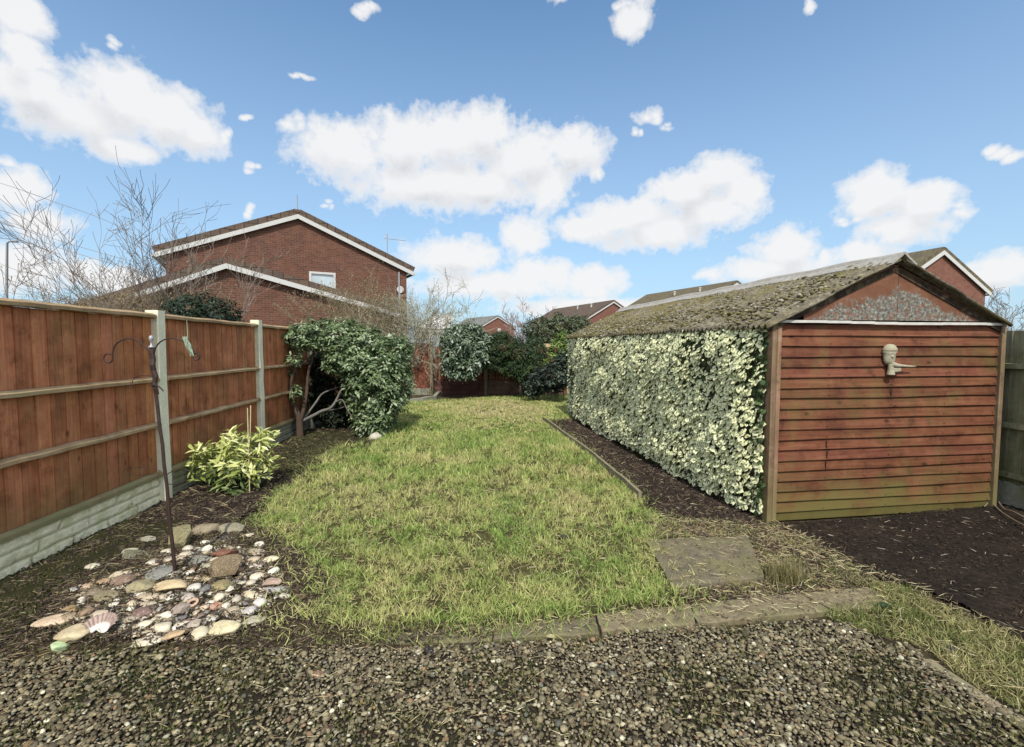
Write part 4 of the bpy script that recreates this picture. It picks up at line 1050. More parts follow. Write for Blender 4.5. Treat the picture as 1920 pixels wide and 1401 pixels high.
wire('hook_arm', [(283, 668), (276, 655), (262, 641), (246, 635), (231, 637), (218, 645), (212, 658), (211, 672)] + circ(203, 672, 8.5, 0, 5.4), .0042)
wire('hook_arm', [(286, 668), (290, 655), (300, 642), (315, 635), (332, 636), (350, 644), (362, 656)] + circ(368, 669, 6.5, 3.9, 9.6), .0042)
wire('hook_arm', [(292, 716), (284, 706), (272, 704), (259, 706), (250, 712)] + circ(246, 724, 5, -1.2, 3.2, 8), .002)
wire('perch', [(282, 722, -.03), (296, 724, -.05), (306, 733, -.1)], .004)
wire('ring_holder', [(302, 883), (285, 879), (255, 877), (238, 880), (231, 885), (240, 889), (262, 891), (285, 890), (302, 888)], .0016)
wire('water_dish_ring', [(313, 907), (330, 908), (350, 900), (358, 889), (352, 882), (338, 880), (322, 884), (312, 892)], .0024)
mb = MB(); mb.add(*lathe([(.006, 0), (.016, .004), (.016, .012), (.006, .018), (.005, .04), (.011, .05), (.013, .064), (.008, .076), (.002, .08)], 12))
mb.v = [tuple(Vector(v) + t0 + Vector((0, 0, -.004))) for v in mb.v]; mb.build('finial', M['grey'], fp, smooth=True)
# green netting and the string it hangs from
m_net = m_simple('green_net', (.36, .46, .33), .8, .3, 60)
net = empty('netting', D(352, 645, YP), 'scrap of pale green netting hung over the right curled hook', 'netting')
mb = MB()
for k in range(30):
    a = D(345 + random.uniform(-3, 5), 633 + random.uniform(-3, 4), YP + random.uniform(-.02, .02)); b = D(361 + random.uniform(-4, 3), 664 + random.uniform(-6, 5), YP + random.uniform(-.02, .02))
    m1 = a.lerp(b, .5) + Vector((random.gauss(0, .006), random.gauss(0, .01), random.gauss(0, .006))); mb.tube([a, m1, b], .0013, 3)
mb.build('mesh', m_net, net)
mb = MB(); mb.tube([D(352, 634, YP), D(351, 615, YP + .6), D(350, 601, 5.0)], .0015, 4); mb.build('string', m_net, net)

# ------------------------------------------------------------------ leaf clouds and shrubs
def leafcloud(name, blobs, n, leaf, leaf_f, size, cols, parent, m=None, rosette=6, spread=.9, droop=.25, shell=(.80, 1.06), flat=None, amax=None, lob=.22, xmin=None):
    B = np.array(blobs, float)  # x y z rx ry rz
    area = (B[:, 3] * B[:, 5]); pr = area / area.sum(); ci = RNG.choice(len(B), n, p=pr)
    d = RNG.normal(size=(n, 3)); d /= np.linalg.norm(d, axis=1)[:, None]
    lump = 1 + lob * (np.sin(d[:, 0] * 7 + ci * 2.1) * np.cos(d[:, 2] * 6 + ci) + .6 * np.sin(d[:, 1] * 11 + ci * 5))
    rr = RNG.uniform(shell[0], shell[1], n) * lump
    P = B[ci, :3] + d * B[ci, 3:] * rr[:, None]
    keep = np.ones(n, bool)
    for b in B:   # drop what lies deep inside
        q = (P - b[:3]) / (b[3:] * .62); keep &= (q ** 2).sum(1) > 1
    if xmin is not None: keep &= P[:, 0] > xmin(P[:, 1])
    keep &= P[:, 2] > .02
    P, d = P[keep], d[keep]; n = len(P)
    k = rosette; P = P.repeat(k, 0); d = d.repeat(k, 0); N = len(P)
    up = d * .5 + np.array((0, 0, .75)) + RNG.normal(0, .25, (N, 3)); up /= np.linalg.norm(up, axis=1)[:, None]
    a = RNG.normal(size=(N, 3)); a -= up * (a * up).sum(1)[:, None]; a /= np.linalg.norm(a, axis=1)[:, None]
    fw = a * spread + up * RNG.uniform(-.15, .55, N)[:, None] - np.array((0, 0, droop))
    P = P + RNG.normal(0, size * .22, (N, 3))
    s = size * RNG.uniform(.6, 1.2, N); S = np.stack([s, s, s], 1)
    cols = np.array(cols); t = np.clip(RNG.normal(.45, .3, n), 0, 1).repeat(k); t = np.clip(t + RNG.normal(0, .12, N), 0, 1)
    idx = t * (len(cols) - 1); i0 = np.minimum(idx.astype(int), len(cols) - 2); fr = (idx - i0)[:, None]
    c = cols[i0] * (1 - fr) + cols[i0 + 1] * fr
    up2 = up
    return instance(name, leaf, leaf_f, frames(fw, up2), P, S, m or M['leaf'], c, parent=parent)

def blob(pxx, pyy, Y, rpx, ry=None, rz=None):
    p = D(pxx, pyy, Y); r = rpx * Y / F; return (p[0], p[1], p[2], r, ry if ry else r, rz * Y / F if rz else r)

def branchy(mb, p, d, L, r, lev, maxlev, rnd=.35, up=.15, nch=(2, 4), out=None, seg=5, shrink=.62, rmin=.0022, ang=.6, tips=None):
    P = [p.copy()]; R = [r]; q = p.copy(); dd = d.normalized()
    for i in range(seg):
        dd = (dd + Vector((random.gauss(0, rnd), random.gauss(0, rnd), random.gauss(0, rnd) + up)) * .38).normalized()
        q = q + dd * (L / seg); P.append(q.copy()); R.append(max(r * (1 - .55 * (i + 1) / seg), rmin))
    mb[min(lev, len(mb) - 1)].tube([v[:] for v in P], R, 6 if lev == 0 else (4 if lev == 1 else 3), cap=False)
    if tips is not None and lev >= maxlev - 1: tips.extend([P[k] for k in range(2, len(P))])
    if lev >= maxlev: return
    for k in range(random.randint(*nch) + (1 if lev == 0 else 0)):
        t = random.uniform(.25, 1.0) if k else 1.0; i = min(int(t * seg), seg); b = P[i]
        perp = dd.cross(Vector((random.gauss(0, 1), random.gauss(0, 1), random.gauss(0, 1)))).normalized()
        nd = (dd + perp * random.uniform(.5, 1.2) * ang * 1.6).normalized()
        branchy(mb, b, nd, L * random.uniform(shrink - .12, shrink + .14), max(R[i] * .62, rmin), lev + 1, maxlev, rnd, up, nch, out, seg, shrink, rmin, ang, tips)

bark_brown = m_simple('bark_brown', (.10, .065, .045), .95, .4, 14, .004)
bark_grey = m_simple('bark_grey', (.18, .165, .145), .95, .35, 14, .004)
twig_brown = m_simple('twig_brown', (.27, .20, .13), .9, .35, 5)
twig_grey = m_simple('twig_grey', (.20, .16, .13), .9, .3, 5)

# big evergreen shrub on the left of the lawn
sb = Vector((*G(575, 800), 0)); sb = Vector((-3.25, 7.75, 0))
bush = empty('evergreen_shrub', sb, 'large rounded evergreen shrub with drooping leaves and a bare hollow left side', 'shrub')
BL = [blob(548, 628, 7.9, 24, .28, 17), blob(588, 628, 8.0, 36, .35, 26), blob(632, 632, 8.1, 44, .42, 30), blob(680, 650, 8.3, 48, .5, 38), blob(722, 672, 8.5, 45, .5, 40), blob(738, 712, 8.4, 33, .42, 42),
      blob(700, 700, 8.0, 50, .45, 45), blob(712, 752, 8.0, 44, .4, 38), blob(700, 790, 7.9, 34, .32, 28), blob(655, 672, 8.0, 42, .35, 30), blob(745, 660, 8.8, 26, .3, 26), blob(680, 735, 8.3, 30, .4, 40)]
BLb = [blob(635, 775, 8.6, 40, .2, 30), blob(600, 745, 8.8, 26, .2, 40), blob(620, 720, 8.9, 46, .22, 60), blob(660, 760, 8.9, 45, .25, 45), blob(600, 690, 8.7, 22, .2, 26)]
gcols = [(.05, .08, .03), (.09, .14, .05), (.17, .23, .09), (.30, .36, .20), (.40, .46, .30)]
leafcloud('foliage', BL, 4700, LEAF_E, LEAF_EF, .088, gcols, bush, rosette=7, droop=.35)
leafcloud('foliage', BLb, 2600, LEAF_E, LEAF_EF, .08, [(.012, .02, .01), (.03, .045, .02)], bush, rosette=6)  # inner leaves coloured almost black: shade of the hollow put into the leaf colour
leafcloud('foliage', [blob(545, 668, 7.7, 17, .16, 22), blob(556, 735, 7.7, 15, .14, 12), blob(538, 700, 7.8, 12, .1, 14)], 110, LEAF_E, LEAF_EF, .075, gcols, bush, rosette=5)
mb = MB()
def limb(L, R, n=7): mb.tube(smooth_path([D(x, y, Y) for x, y, Y in L], 4), np.interp(np.linspace(0, 1, (len(L) - 1) * 4 + 1), np.linspace(0, 1, len(R)), R), n)
limb([(563, 832, 7.75), (562, 800, 7.75), (560, 782, 7.75), (555, 768, 7.75), (549, 750, 7.72), (543, 738, 7.7), (546, 715, 7.7), (552, 690, 7.7), (550, 660, 7.75), (545, 635, 7.8)], [.065, .045, .034, .024, .012])
limb([(563, 790, 7.76), (570, 765, 7.8), (575, 735, 7.85), (578, 700, 7.9), (588, 665, 7.95), (594, 635, 8)], [.036, .03, .024, .02, .014])
limb([(553, 690, 7.7), (565, 685, 7.8), (580, 670, 7.9), (594, 655, 8.0)], [.018, .014, .01])
limb([(562, 745, 7.74), (545, 740, 7.7), (534, 748, 7.68)], [.02, .012, .006])
o = mb.build('trunk', bark_brown, bush, smooth=True)
mb = MB()
limb([(566, 790, 7.8), (590, 778, 7.85), (603, 771, 7.9), (618, 766, 7.9), (628, 755, 7.95), (638, 735, 8.0), (650, 715, 8.1), (662, 690, 8.2)], [.03, .026, .02, .012], 6)
limb([(628, 755, 7.95), (642, 750, 7.9), (652, 770, 7.85), (668, 790, 7.8)], [.014, .01, .006], 5)
limb([(570, 785, 7.85), (592, 755, 8.0), (605, 738, 8.1), (630, 728, 8.2), (655, 720, 8.3)], [.02, .016, .008], 5)
limb([(612, 770, 7.95), (640, 765, 8.1), (670, 750, 8.2)], [.012, .008, .005], 5)
mb.build('branches', bark_grey, bush, smooth=True)

# yellow green young shrub with two canes
yb = Vector((*G(445, 905), 0)); yp = empty('young_shrub', yb, 'low yellow green shrub with long leaves in the left soil bed', 'shrub')
ycols = [(.20, .25, .05), (.40, .44, .12), (.60, .62, .24), (.76, .76, .42)]
Yb = 5.0; NARROW = LEAF_E * np.array((.66, 1, 1))
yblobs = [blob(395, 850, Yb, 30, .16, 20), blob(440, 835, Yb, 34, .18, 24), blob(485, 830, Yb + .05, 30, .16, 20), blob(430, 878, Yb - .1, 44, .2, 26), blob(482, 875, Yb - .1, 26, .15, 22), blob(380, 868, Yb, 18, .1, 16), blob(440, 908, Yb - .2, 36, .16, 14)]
leafcloud('foliage', yblobs[:6], 190, NARROW, LEAF_EF, .12, ycols, yp, rosette=7, droop=-.15, shell=(.5, 1.05))
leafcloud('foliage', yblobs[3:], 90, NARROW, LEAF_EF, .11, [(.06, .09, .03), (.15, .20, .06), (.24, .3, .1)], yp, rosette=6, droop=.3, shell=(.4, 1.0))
mb = MB()
for k in range(14):
    bq = yb + Vector((random.gauss(0, .03), random.gauss(0, .03), 0)); tb = Vector(random.choice(yblobs)[:3]); mb.tube([bq, bq.lerp(tb, .5) + Vector((0, 0, .05)), tb], [.006, .005, .003], 5)
mb.build('stems', twig_brown, yp)
mb = MB(); mb.tube([D(468, 925, 4.75) - UP * .05, D(464, 765, 4.9)], .0055, 7); tag(mb.build('garden_cane', M['bamboo'], None, tuple(D(468, 925, 4.75))), 'thin bamboo cane, the left of two standing in the young yellow shrub', 'cane', 'canes in the young shrub')
mb = MB(); mb.tube([D(466, 860, 5.0) - UP * .3, D(470, 760, 5.1)], .0055, 7); tag(mb.build('garden_cane', M['bamboo'], None, tuple(D(466, 860, 5.0))), 'slightly tilted bamboo cane, the right of two in the young yellow shrub', 'cane', 'canes in the young shrub')

# shrubs along the back
def shrub(name, blobs, n, size, cols, label, leaf=LEAF_E, lf=LEAF_EF, ros=5, stems=3, cat='shrub', stemm=None, stem_y=None, **kw):
    c = np.array(blobs).mean(0); e = empty(name, (c[0], c[1], 0), label, cat)
    leafcloud('foliage', blobs, n, leaf, lf, size, cols, e, rosette=ros, **kw)
    mb = MB()
    for k in range(stems):
        b = Vector((c[0] + random.gauss(0, .08), (stem_y or c[1]) + random.gauss(0, .05), -.05)); t = Vector(random.choice(blobs)[:3])
        mb.tube(smooth_path([b, b.lerp(t, .5) + Vector((random.gauss(0, .06), 0, .05)), t], 4), np.linspace(.014, .006, 9), 5)
    mb.build('stems', stemm or bark_grey, e)
    return e
silver = [(.06, .09, .04), (.13, .18, .10), (.26, .32, .22), (.42, .47, .38)]
shrub('evergreen_bush', [blob(870, 640, 13.7, 38, .5, 34), blob(850, 665, 13.6, 22, .35, 25), blob(895, 660, 13.6, 22, .35, 26), blob(872, 690, 13.5, 24, .3, 18), blob(862, 622, 13.8, 22, .3, 14), blob(838, 640, 13.8, 14, .25, 16), blob(858, 702, 13.5, 12, .2, 10), blob(905, 640, 13.7, 14, .25, 18), blob(840, 690, 13.6, 10, .2, 12)], 1900, .13, silver, 'rounded pale leaved bush hanging over the back fence beside its post', droop=.4, stem_y=15.0)
dkg = [(.012, .028, .008), (.025, .05, .015), (.05, .085, .025), (.09, .13, .04)]
NEED = LEAF_E * np.array((.5, 1, 1))
shrub('conifer_bush', [blob(940, 655, 13.9, 30, .5, 28), blob(975, 665, 13.9, 30, .45, 26), blob(1000, 680, 13.8, 22, .4, 22), blob(925, 672, 13.8, 20, .35, 22), blob(960, 690, 13.7, 30, .35, 14), blob(1010, 660, 14.0, 16, .3, 18), blob(935, 635, 14.1, 16, .3, 12), blob(918, 650, 14.0, 20, .3, 22), blob(985, 700, 13.6, 20, .3, 18), blob(1000, 640, 14.2, 14, .3, 10)], 4600, .10, dkg, 'dark feathery evergreen bush in the middle of the back fence', NEED, ros=6, stems=4, stem_y=15.0)
shrub('laurel_bush', [blob(1046, 655, 13.2, 15, .25, 22), blob(1054, 640, 13.3, 11, .2, 18), blob(1040, 680, 13.1, 16, .25, 16), blob(1056, 670, 13.2, 12, .2, 24)], 420, .11, [(.08, .13, .03), (.16, .24, .05), (.28, .36, .10)], 'bright green upright shrub tucked against the far garage corner', droop=0)
shrub('dark_bush', [blob(1040, 705, 12.6, 28, .4, 26), blob(1012, 715, 12.8, 22, .35, 22), blob(1055, 690, 12.6, 16, .3, 30), blob(1000, 728, 12.7, 14, .2, 14)], 1000, .11, [(.008, .016, .012), (.02, .035, .022), (.05, .07, .045), (.12, .15, .10)], 'very dark low bush in the corner below the bright green shrub')
# evergreen behind the left fence
shrub('holly_bush', [blob(378, 580, 6.6, 38, .4, 28), blob(345, 575, 6.7, 24, .3, 20), blob(412, 585, 6.6, 28, .35, 22), blob(385, 610, 6.6, 60, .4, 30)], 1500, .055, [(.01, .022, .012), (.022, .042, .02), (.05, .075, .035)], 'dark round evergreen bush just showing above the left fence', ros=5)

# bare trees
def bare(name, stems, mats2, label, maxlev=3, leaves=None, nleaf=0, lsize=.05, **kw):
    e = empty(name, stems[0][0], label, 'tree'); mbs = [MB(), MB()]; tips = []
    for (p, d, L, r) in stems: branchy(mbs, Vector(p), Vector(d), L, r, 0, maxlev, tips=tips, **kw)
    mbs[0].build('trunk', mats2[0], e, smooth=True); mbs[1].build('crown', mats2[1], e)
    if leaves is not None and tips:
        tp = np.array([t[:] for t in tips]); ii = RNG.integers(0, len(tp), nleaf); P = tp[ii] + RNG.normal(0, lsize * .8, (nleaf, 3)); cols = np.array(leaves)
        s = lsize * RNG.uniform(.5, 1.2, nleaf)
        instance('foliage', LEAF_E, LEAF_EF, frames(RNG.normal(size=(nleaf, 3)), RNG.normal(size=(nleaf, 3)) + np.array((0, 0, .8))), P, s, M['leaf'], cols[RNG.integers(0, len(cols), nleaf)], parent=e)
    return e
random.seed(21)
def fan(cx, Y, n, lean, L, r, z=0.0, dy=.15, jit=.12):
    return [((cx + random.gauss(0, jit), Y + random.gauss(0, jit), z), (lean[0] + (lean[1] - lean[0]) * k / max(n - 1, 1) + random.gauss(0, .05), random.gauss(0, dy), 1), L * random.uniform(.85, 1.1), r * random.uniform(.8, 1.1)) for k in range(n)]
TY = 7.6
bare('bare_tree', fan(D(345, 600, TY)[0], TY, 5, (-.2, .36), 1.85, .026, z=.3, jit=.08) + fan(D(300, 600, TY)[0], TY, 7, (-.85, -.12), 1.6, .022, z=.3, jit=.08), (bark_grey, twig_grey), 'tall leafless tree with fanning grey branches in front of the brick house', 4, nch=(2, 4), up=.08, ang=.42, shrink=.60, rnd=.2, seg=6, rmin=.0028)
bare('bare_shrub', fan(D(215, 600, TY)[0], TY + .4, 12, (-1.0, .45), 1.2, .018, z=.4), (bark_grey, twig_brown), 'leafless shrub with tan buds rising over the left fence', 4, leaves=[(.30, .22, .11), (.22, .15, .08), (.36, .30, .15)], nleaf=12000, lsize=.032, nch=(2, 4), up=.1, ang=.5, rnd=.25, rmin=.0026)
bare('bare_shrub', fan(D(700, 640, 15.5)[0], 15.6, 15, (-.8, .62), 1.72, .028, z=.1, jit=.3), (bark_brown, twig_brown), 'dense brown twiggy shrub standing behind the big evergreen shrub', 4, leaves=[(.32, .26, .15), (.24, .20, .11), (.2, .2, .1)], nleaf=22000, lsize=.055, nch=(3, 4), up=.06, ang=.55, rnd=.3, rmin=.0036)
bare('bare_tree', fan(D(775, 640, 14.9)[0], 15.2, 9, (-.4, .95), 1.75, .032, z=.1, jit=.2), (bark_grey, m_simple('twig_pale', (.36, .33, .24), .9, .3, 5)), 'pale lichen coloured leafless tree leaning right over the white conservatory', 4, leaves=[(.34, .34, .22), (.26, .28, .14)], nleaf=6000, lsize=.045, nch=(3, 4), up=.08, ang=.5, rnd=.3, rmin=.005)
bare('bare_tree', fan(D(1885, 600, 15)[0], 15, 7, (-.5, .7), 1.5, .035, z=.3, jit=.2), (bark_grey, twig_grey), 'small leafless tree above the right fence beyond the garage', 4, nch=(2, 4), up=.05, ang=.5, rnd=.3, rmin=.006)
# brown leaved hedge in front of the extension
shrub('beech_hedge', [blob(200, 578, 8.6, 50, .4, 24), blob(255, 574, 8.6, 48, .4, 26), blob(298, 584, 8.6, 32, .4, 30), blob(140, 588, 8.7, 50, .4, 16), blob(325, 588, 8.6, 30, .3, 24)], 5200, .05, [(.12, .075, .04), (.24, .16, .07), (.34, .25, .12), (.28, .25, .12)], 'brown leaved hedge against the low brick gable behind the left fence', ros=3, stemm=bark_brown, cat='hedge')
# trees beyond the back fence
shrub('olive_tree', [blob(1010, 618, 21, 30, .8, 22), blob(1050, 612, 21, 32, .8, 22), blob(1085, 612, 21, 22, .8, 18), blob(1030, 634, 20.6, 34, .8, 16), blob(1070, 634, 20.6, 28, .8, 14)], 2400, .14, [(.04, .06, .025), (.09, .11, .05), (.18, .2, .11)], 'grey green tree between the back fence and the mossy roofed house', ros=4, cat='tree')
bare('bare_tree', fan(D(985, 630, 32)[0], 32, 5, (-.5, .5), 1.8, .05, z=.5, jit=.5), (bark_brown, m_simple('twig_red', (.30, .20, .17), .9, .3, 5)), 'reddish leafless tree right of the small distant brick gable', 4, nch=(2, 4), up=.06, ang=.5, rnd=.3, rmin=.012)

# ------------------------------------------------------------------ houses
def gable_house(name, label, P, rdir, halfw, eave, apex, length, brick, tiles, over=.25, left_w=None, fascia=.15, extra=None, cat='house'):
    """P front apex (x,y); rdir: unit vector the ridge runs away along"""
    r = Vector((rdir[0], rdir[1], 0)).normalized(); s = Vector((r.y, -r.x, 0))   # s = to the right seen from the front
    P = Vector((P[0], P[1], 0)); hl = left_w or halfw
    e = empty(name, P, label, cat)
    zl = eave if left_w is None else apex - (apex - eave) * hl / halfw
    A = [P - s * hl, P + s * halfw]
    mb = MB(); mb.prism([A[0], A[1], A[1] + UP * eave, P + UP * apex, A[0] + UP * zl], r * length); mb.build('wall', brick, e)
    for sg, w, z in ((-1, hl, zl), (1, halfw, eave)):
        sl = (apex - z) / w; d = (s * sg - UP * sl).normalized(); nn = d.cross(r) ; nn = nn if nn.z > 0 else -nn
        L = (w + over) * math.sqrt(1 + sl * sl); c0 = P - r * .12 + UP * (apex + .02)
        mb = MB(); q = [c0, c0 + d * L, c0 + d * L + nn * .24, c0 + nn * .24]; mb.prism(q, r * (length + .24)); mb.build('roof', tiles, e)
        c1 = P - r * .16 + UP * (apex - .01)
        mb = MB(); q = [c1 - UP * fascia, c1 + d * L - UP * (fascia), c1 + d * L + UP * .03, c1 + UP * .03]; mb.prism(q, r * .04); mb.build('bargeboard', M['white'], e)
        gp = P + s * sg * (w + over + .05) + UP * (apex - sl * (w + over) - .06)
        mb = MB(); mb.box(gp + r * length / 2, (.1, length + .2, .1), (s, r, UP)); mb.build('gutter', M['white'], e)
        c2 = P + s * sg * w + UP * (apex - sl * w - .1) 
        mb = MB(); mb.box(c2 + s * sg * over / 2 + r * (length / 2 ), (over, length + .1, .03), (s, r, UP)); mb.build('soffit', M['white'], e)
    mb = MB(); mb.tube([P - r * .12 + UP * (apex + .15), P + r * (length + .12) + UP * (apex + .15)], .09, 8); mb.build('ridge_tiles', tiles, e)
    return e, P, s, r
def window(e, P, s, r, x, z, w, h, name='window', curtain=False):
    c = P + s * x + UP * z
    mb = MB(); t = .09
    for (dx, dz, sx, sz) in ((0, h / 2, w + t, t), (0, -h / 2, w + t, t), (-w / 2, 0, t, h - t), (w / 2, 0, t, h - t)): mb.box(c + s * dx + UP * dz - r * .03, (sx, .1, sz), (s, r, UP))
    f = mb.build(name, M['white'], e)
    mb = MB(); mb.box(c - r * .004, (w - t, .02, h - t), (s, r, UP)); mb.build('pane', M['glass'], f)
    return f
# big left house
RDL = Vector((-.48, .877, 0)).normalized()
hl, P, s, r = gable_house('brick_house', 'red brick house with white bargeboards and lower front gable beyond the left fence', (-9.0, 20.5), RDL, 4.62, 5.05, 6.95, 8, M['brick'], M['tiles'], over=.3)
window(hl, P, s, r, .92, 4.22, .98, .78)
# extension: asymmetric gable measured from the corner
sE = Vector((.877, .48, 0)); R0 = Vector((-4.54, 19, 0))
def ex(t, z): return R0 - sE * t + UP * z
ap, le = ex(5.73, 4.2), ex(9.71, 2.45)
mb = MB(); mb.prism([ex(.15, -.1), ex(.15, 2.72), ap - UP * .05, ex(9.5, 2.45), ex(9.5, -.1)], RDL * 3.4); mb.build('extension_wall', M['brick'], hl)
for (a, b) in ((ap, ex(-.25, 2.70)), (ap, ex(9.9, 2.33))):
    d = (b - a).normalized(); nn = d.cross(RDL); nn = nn if nn.z > 0 else -nn
    mb = MB(); a2 = a - RDL * .15; b2 = b - RDL * .15; mb.prism([a2 + nn * .0, b2, b2 + nn * .24, a2 + nn * .24], RDL * 3.7); mb.build('extension_roof', M['tiles'], hl)
    mb = MB(); a3 = a - RDL * .2; b3 = b - RDL * .2; mb.prism([a3 - UP * .15, b3 - UP * .15, b3 + UP * .02, a3 + UP * .02], RDL * .04); mb.build('bargeboard', M['white'], hl)
mb = MB(); q = P + s * 4.3 + UP * 4.1 - r * .03; mb.tube([q, q - r * .05], .16, 16); mb.build('alarm_box', M['white'], hl)
mb = MB(); q = P + s * 4.25 - r * .06; mb.tube([q + UP * 4.9, q + UP * .2], .04, 8); mb.build('downpipe', M['grey'], hl)
mb = MB(); q = P + UP * 7.05; mb.tube([q, q + UP * .75], .022, 5); mb.build('lightning_rod', M['grey'], hl)
q = P + s * 4.0 + r * 1.0 + UP * 5.1; mb = MB(); mb.tube([q, q + UP * 1.75], .02, 5)
mb.tube([q + UP * 1.5 - s * .15, q + UP * 1.5 + s * .9], .012, 4)
for k in range(7): mb.tube([q + UP * (1.5 - .18) + s * (k * .14 - .1) - r * .05, q + UP * (1.5 + .18) + s * (k * .14 - .1)], .006, 3)
mb.tube([q + UP * 1.28, q + UP * 1.72], .02, 4); mb.tube([q + UP * 1.3 - s * .18, q + UP * 1.75 - s * .05], .01, 3)
mb.build('aerial', M['grey'], hl)
# white conservatory beyond the back fence
cv = D(815, 640, 17.5); ce = empty('conservatory', (cv[0], cv[1], 0), 'white framed conservatory glimpsed behind the bare twigs over the back fence', 'conservatory')
x0, x1 = D(787, 640, 17.5)[0], D(850, 640, 17.5)[0]; zt = D(800, 617, 17.5)[2]
mb = MB(); mb.box(((x0 + x1) / 2, 18.4, .5), (x1 - x0, 1.8, 1.2)); mb.build('base_wall', M['brick'], ce)
mb = MB()
for k in range(4): mb.box((x0 + (x1 - x0) * k / 3, 17.5, 1.62), (.12, .12, 1.05))
mb.box(((x0 + x1) / 2, 17.5, zt - .04), (x1 - x0 + .1, .14, .16)); mb.box((x0 + .95, 17.49, 1.7), (.3, .06, .9)); mb.box(((x0 + x1) / 2, 17.5, 1.08), (x1 - x0, .14, .08)); mb.build('frame', M['white'], ce)
mb = MB(); mb.box(((x0 + x1) / 2, 17.53, 1.6), (x1 - x0 - .1, .02, 1.0)); mb.build('pane', M['glass'], ce)
mb = MB(); mb.prism([(x0 - .1, 17.4, zt), (x1 + .1, 17.4, zt), (x1 - .2, 18.8, zt + .55), (x0 + .3, 18.8, zt + .55)], (0, .02, .06)); mb.build('roof', M['white'], ce)

def mid(pxx, pyy, z): # point at given height on the ray
    d = ray(pxx, pyy); t = (z - HC) / d[2]; return Vector((d[0] * t, d[1] * t, z))
def house_px(name, label, apexpx, ridgepx, apexh, eaveh, halfw, tiles, brick=M['brick2'], flip=False, **kw):
    a = mid(*apexpx, apexh); b = mid(*ridgepx, apexh); rd = Vector((b.x - a.x, b.y - a.y, 0)); L = rd.length
    return gable_house(name, label, (a.x, a.y), rd.normalized(), halfw, eaveh, apexh, L, brick, tiles, **kw)
hA = house_px('brick_house', 'small distant red brick house with grey roof behind the dark bush', (933, 594), (878, 599), 6.6, 4.7, 3.6, M['tiles_grey'])
hB = house_px('brick_house', 'distant brick house with brown roof left of the mossy roofed one', (1150, 566), (1040, 582), 7.1, 4.9, 3.9, M['tiles'])
hC = house_px('brick_house', 'house with mossy tiled roof whose gable tip shows above the garage ridge', (1380, 531), (1215, 556), 7.2, 5.0, 4.0, M['tiles_moss'])
hD = house_px('brick_house', 'brick house with broad white bargeboards right behind the garage ridge', (1766, 471), (1540, 510), 7.2, 4.95, 3.75, M['tiles_moss'], fascia=.22, over=.35)
for hh, (xx, zz) in ((hB, (.5, 0)), (hC, (.5, 0))):
    e, P, s, r = hh
    for k, t in enumerate((2.5, 5.5)):
        mb = MB(); q = P + r * t * 1.2 - s * 1.4 + UP * 6.55; mb.tube([q, q + UP * .45], .1, 8); mb.tube([q + UP * .42, q + UP * .52], .14, 8); mb.build('vent_pipe', M['trim'], e)
e, P, s, r = hA; mb = MB(); q = P + s * .2 - r * .1 + UP * 4.2; mb.tube([q, q - r * .2], .35, 16); mb.build('satellite_dish', M['white'], e)
mb = MB(); q = D(958, 640, 60); q.z = 0; mb.tube([q, q + UP * 5.6], .05, 6); tag(mb.build('utility_pole', M['edge'], None, tuple(q)), 'thin pole standing beside the small distant brick gable', 'pole')

# street lamp and cables
Yl = 24; q = D(18, 640, Yl); q.z = 0; top = D(13, 453, Yl)
lamp = empty('street_lamp', q, 'grey street lamp with a short arm at the far left edge', 'street lamp')
mb = MB(); mb.tube([q, Vector((q.x - .06, q.y, top.z * .5)), Vector((top.x, top.y, top.z - .08)), Vector((top.x + .08, top.y, top.z))], [.09, .065, .05, .045], 10); mb.build('column', M['grey'], lamp, smooth=True)
mb = MB(); tp = Vector((top.x, top.y, top.z)); mb.tube([tp + Vector((.05, 0, 0)), tp + Vector((.3, 0, .02))], .03, 8); mb.build('arm', M['grey'], lamp)
mb = MB(); mb.box(tp + Vector((.38, 0, .01)), (.3, .14, .07)); mb.build('lantern', M['grey'], lamp, bevel=.02)
def cable(L, label):
    P = [D(x, y, Y) for x, y, Y in L]; mb = MB(); mb.tube(smooth_path(P, 8), .011, 5); tag(mb.build('overhead_cable', M['grey'], None, tuple(P[0])), label, 'cable', 'overhead cables at the left')
cable([(-260, 262, 17), (0, 343, 18), (100, 378, 19), (200, 414, 20), (312, 470, 21)], 'highest overhead cable sloping down from the top left to the house')
cable([(-260, 350, 17), (0, 412, 18), (70, 437, 18.6), (140, 460, 19.2), (312, 508, 21)], 'middle overhead cable below the highest one at the left')
cable([(-260, 372, 17), (0, 427, 18), (70, 450, 18.6), (140, 474, 19.2), (312, 524, 21)], 'lowest of the three overhead cables at the left')
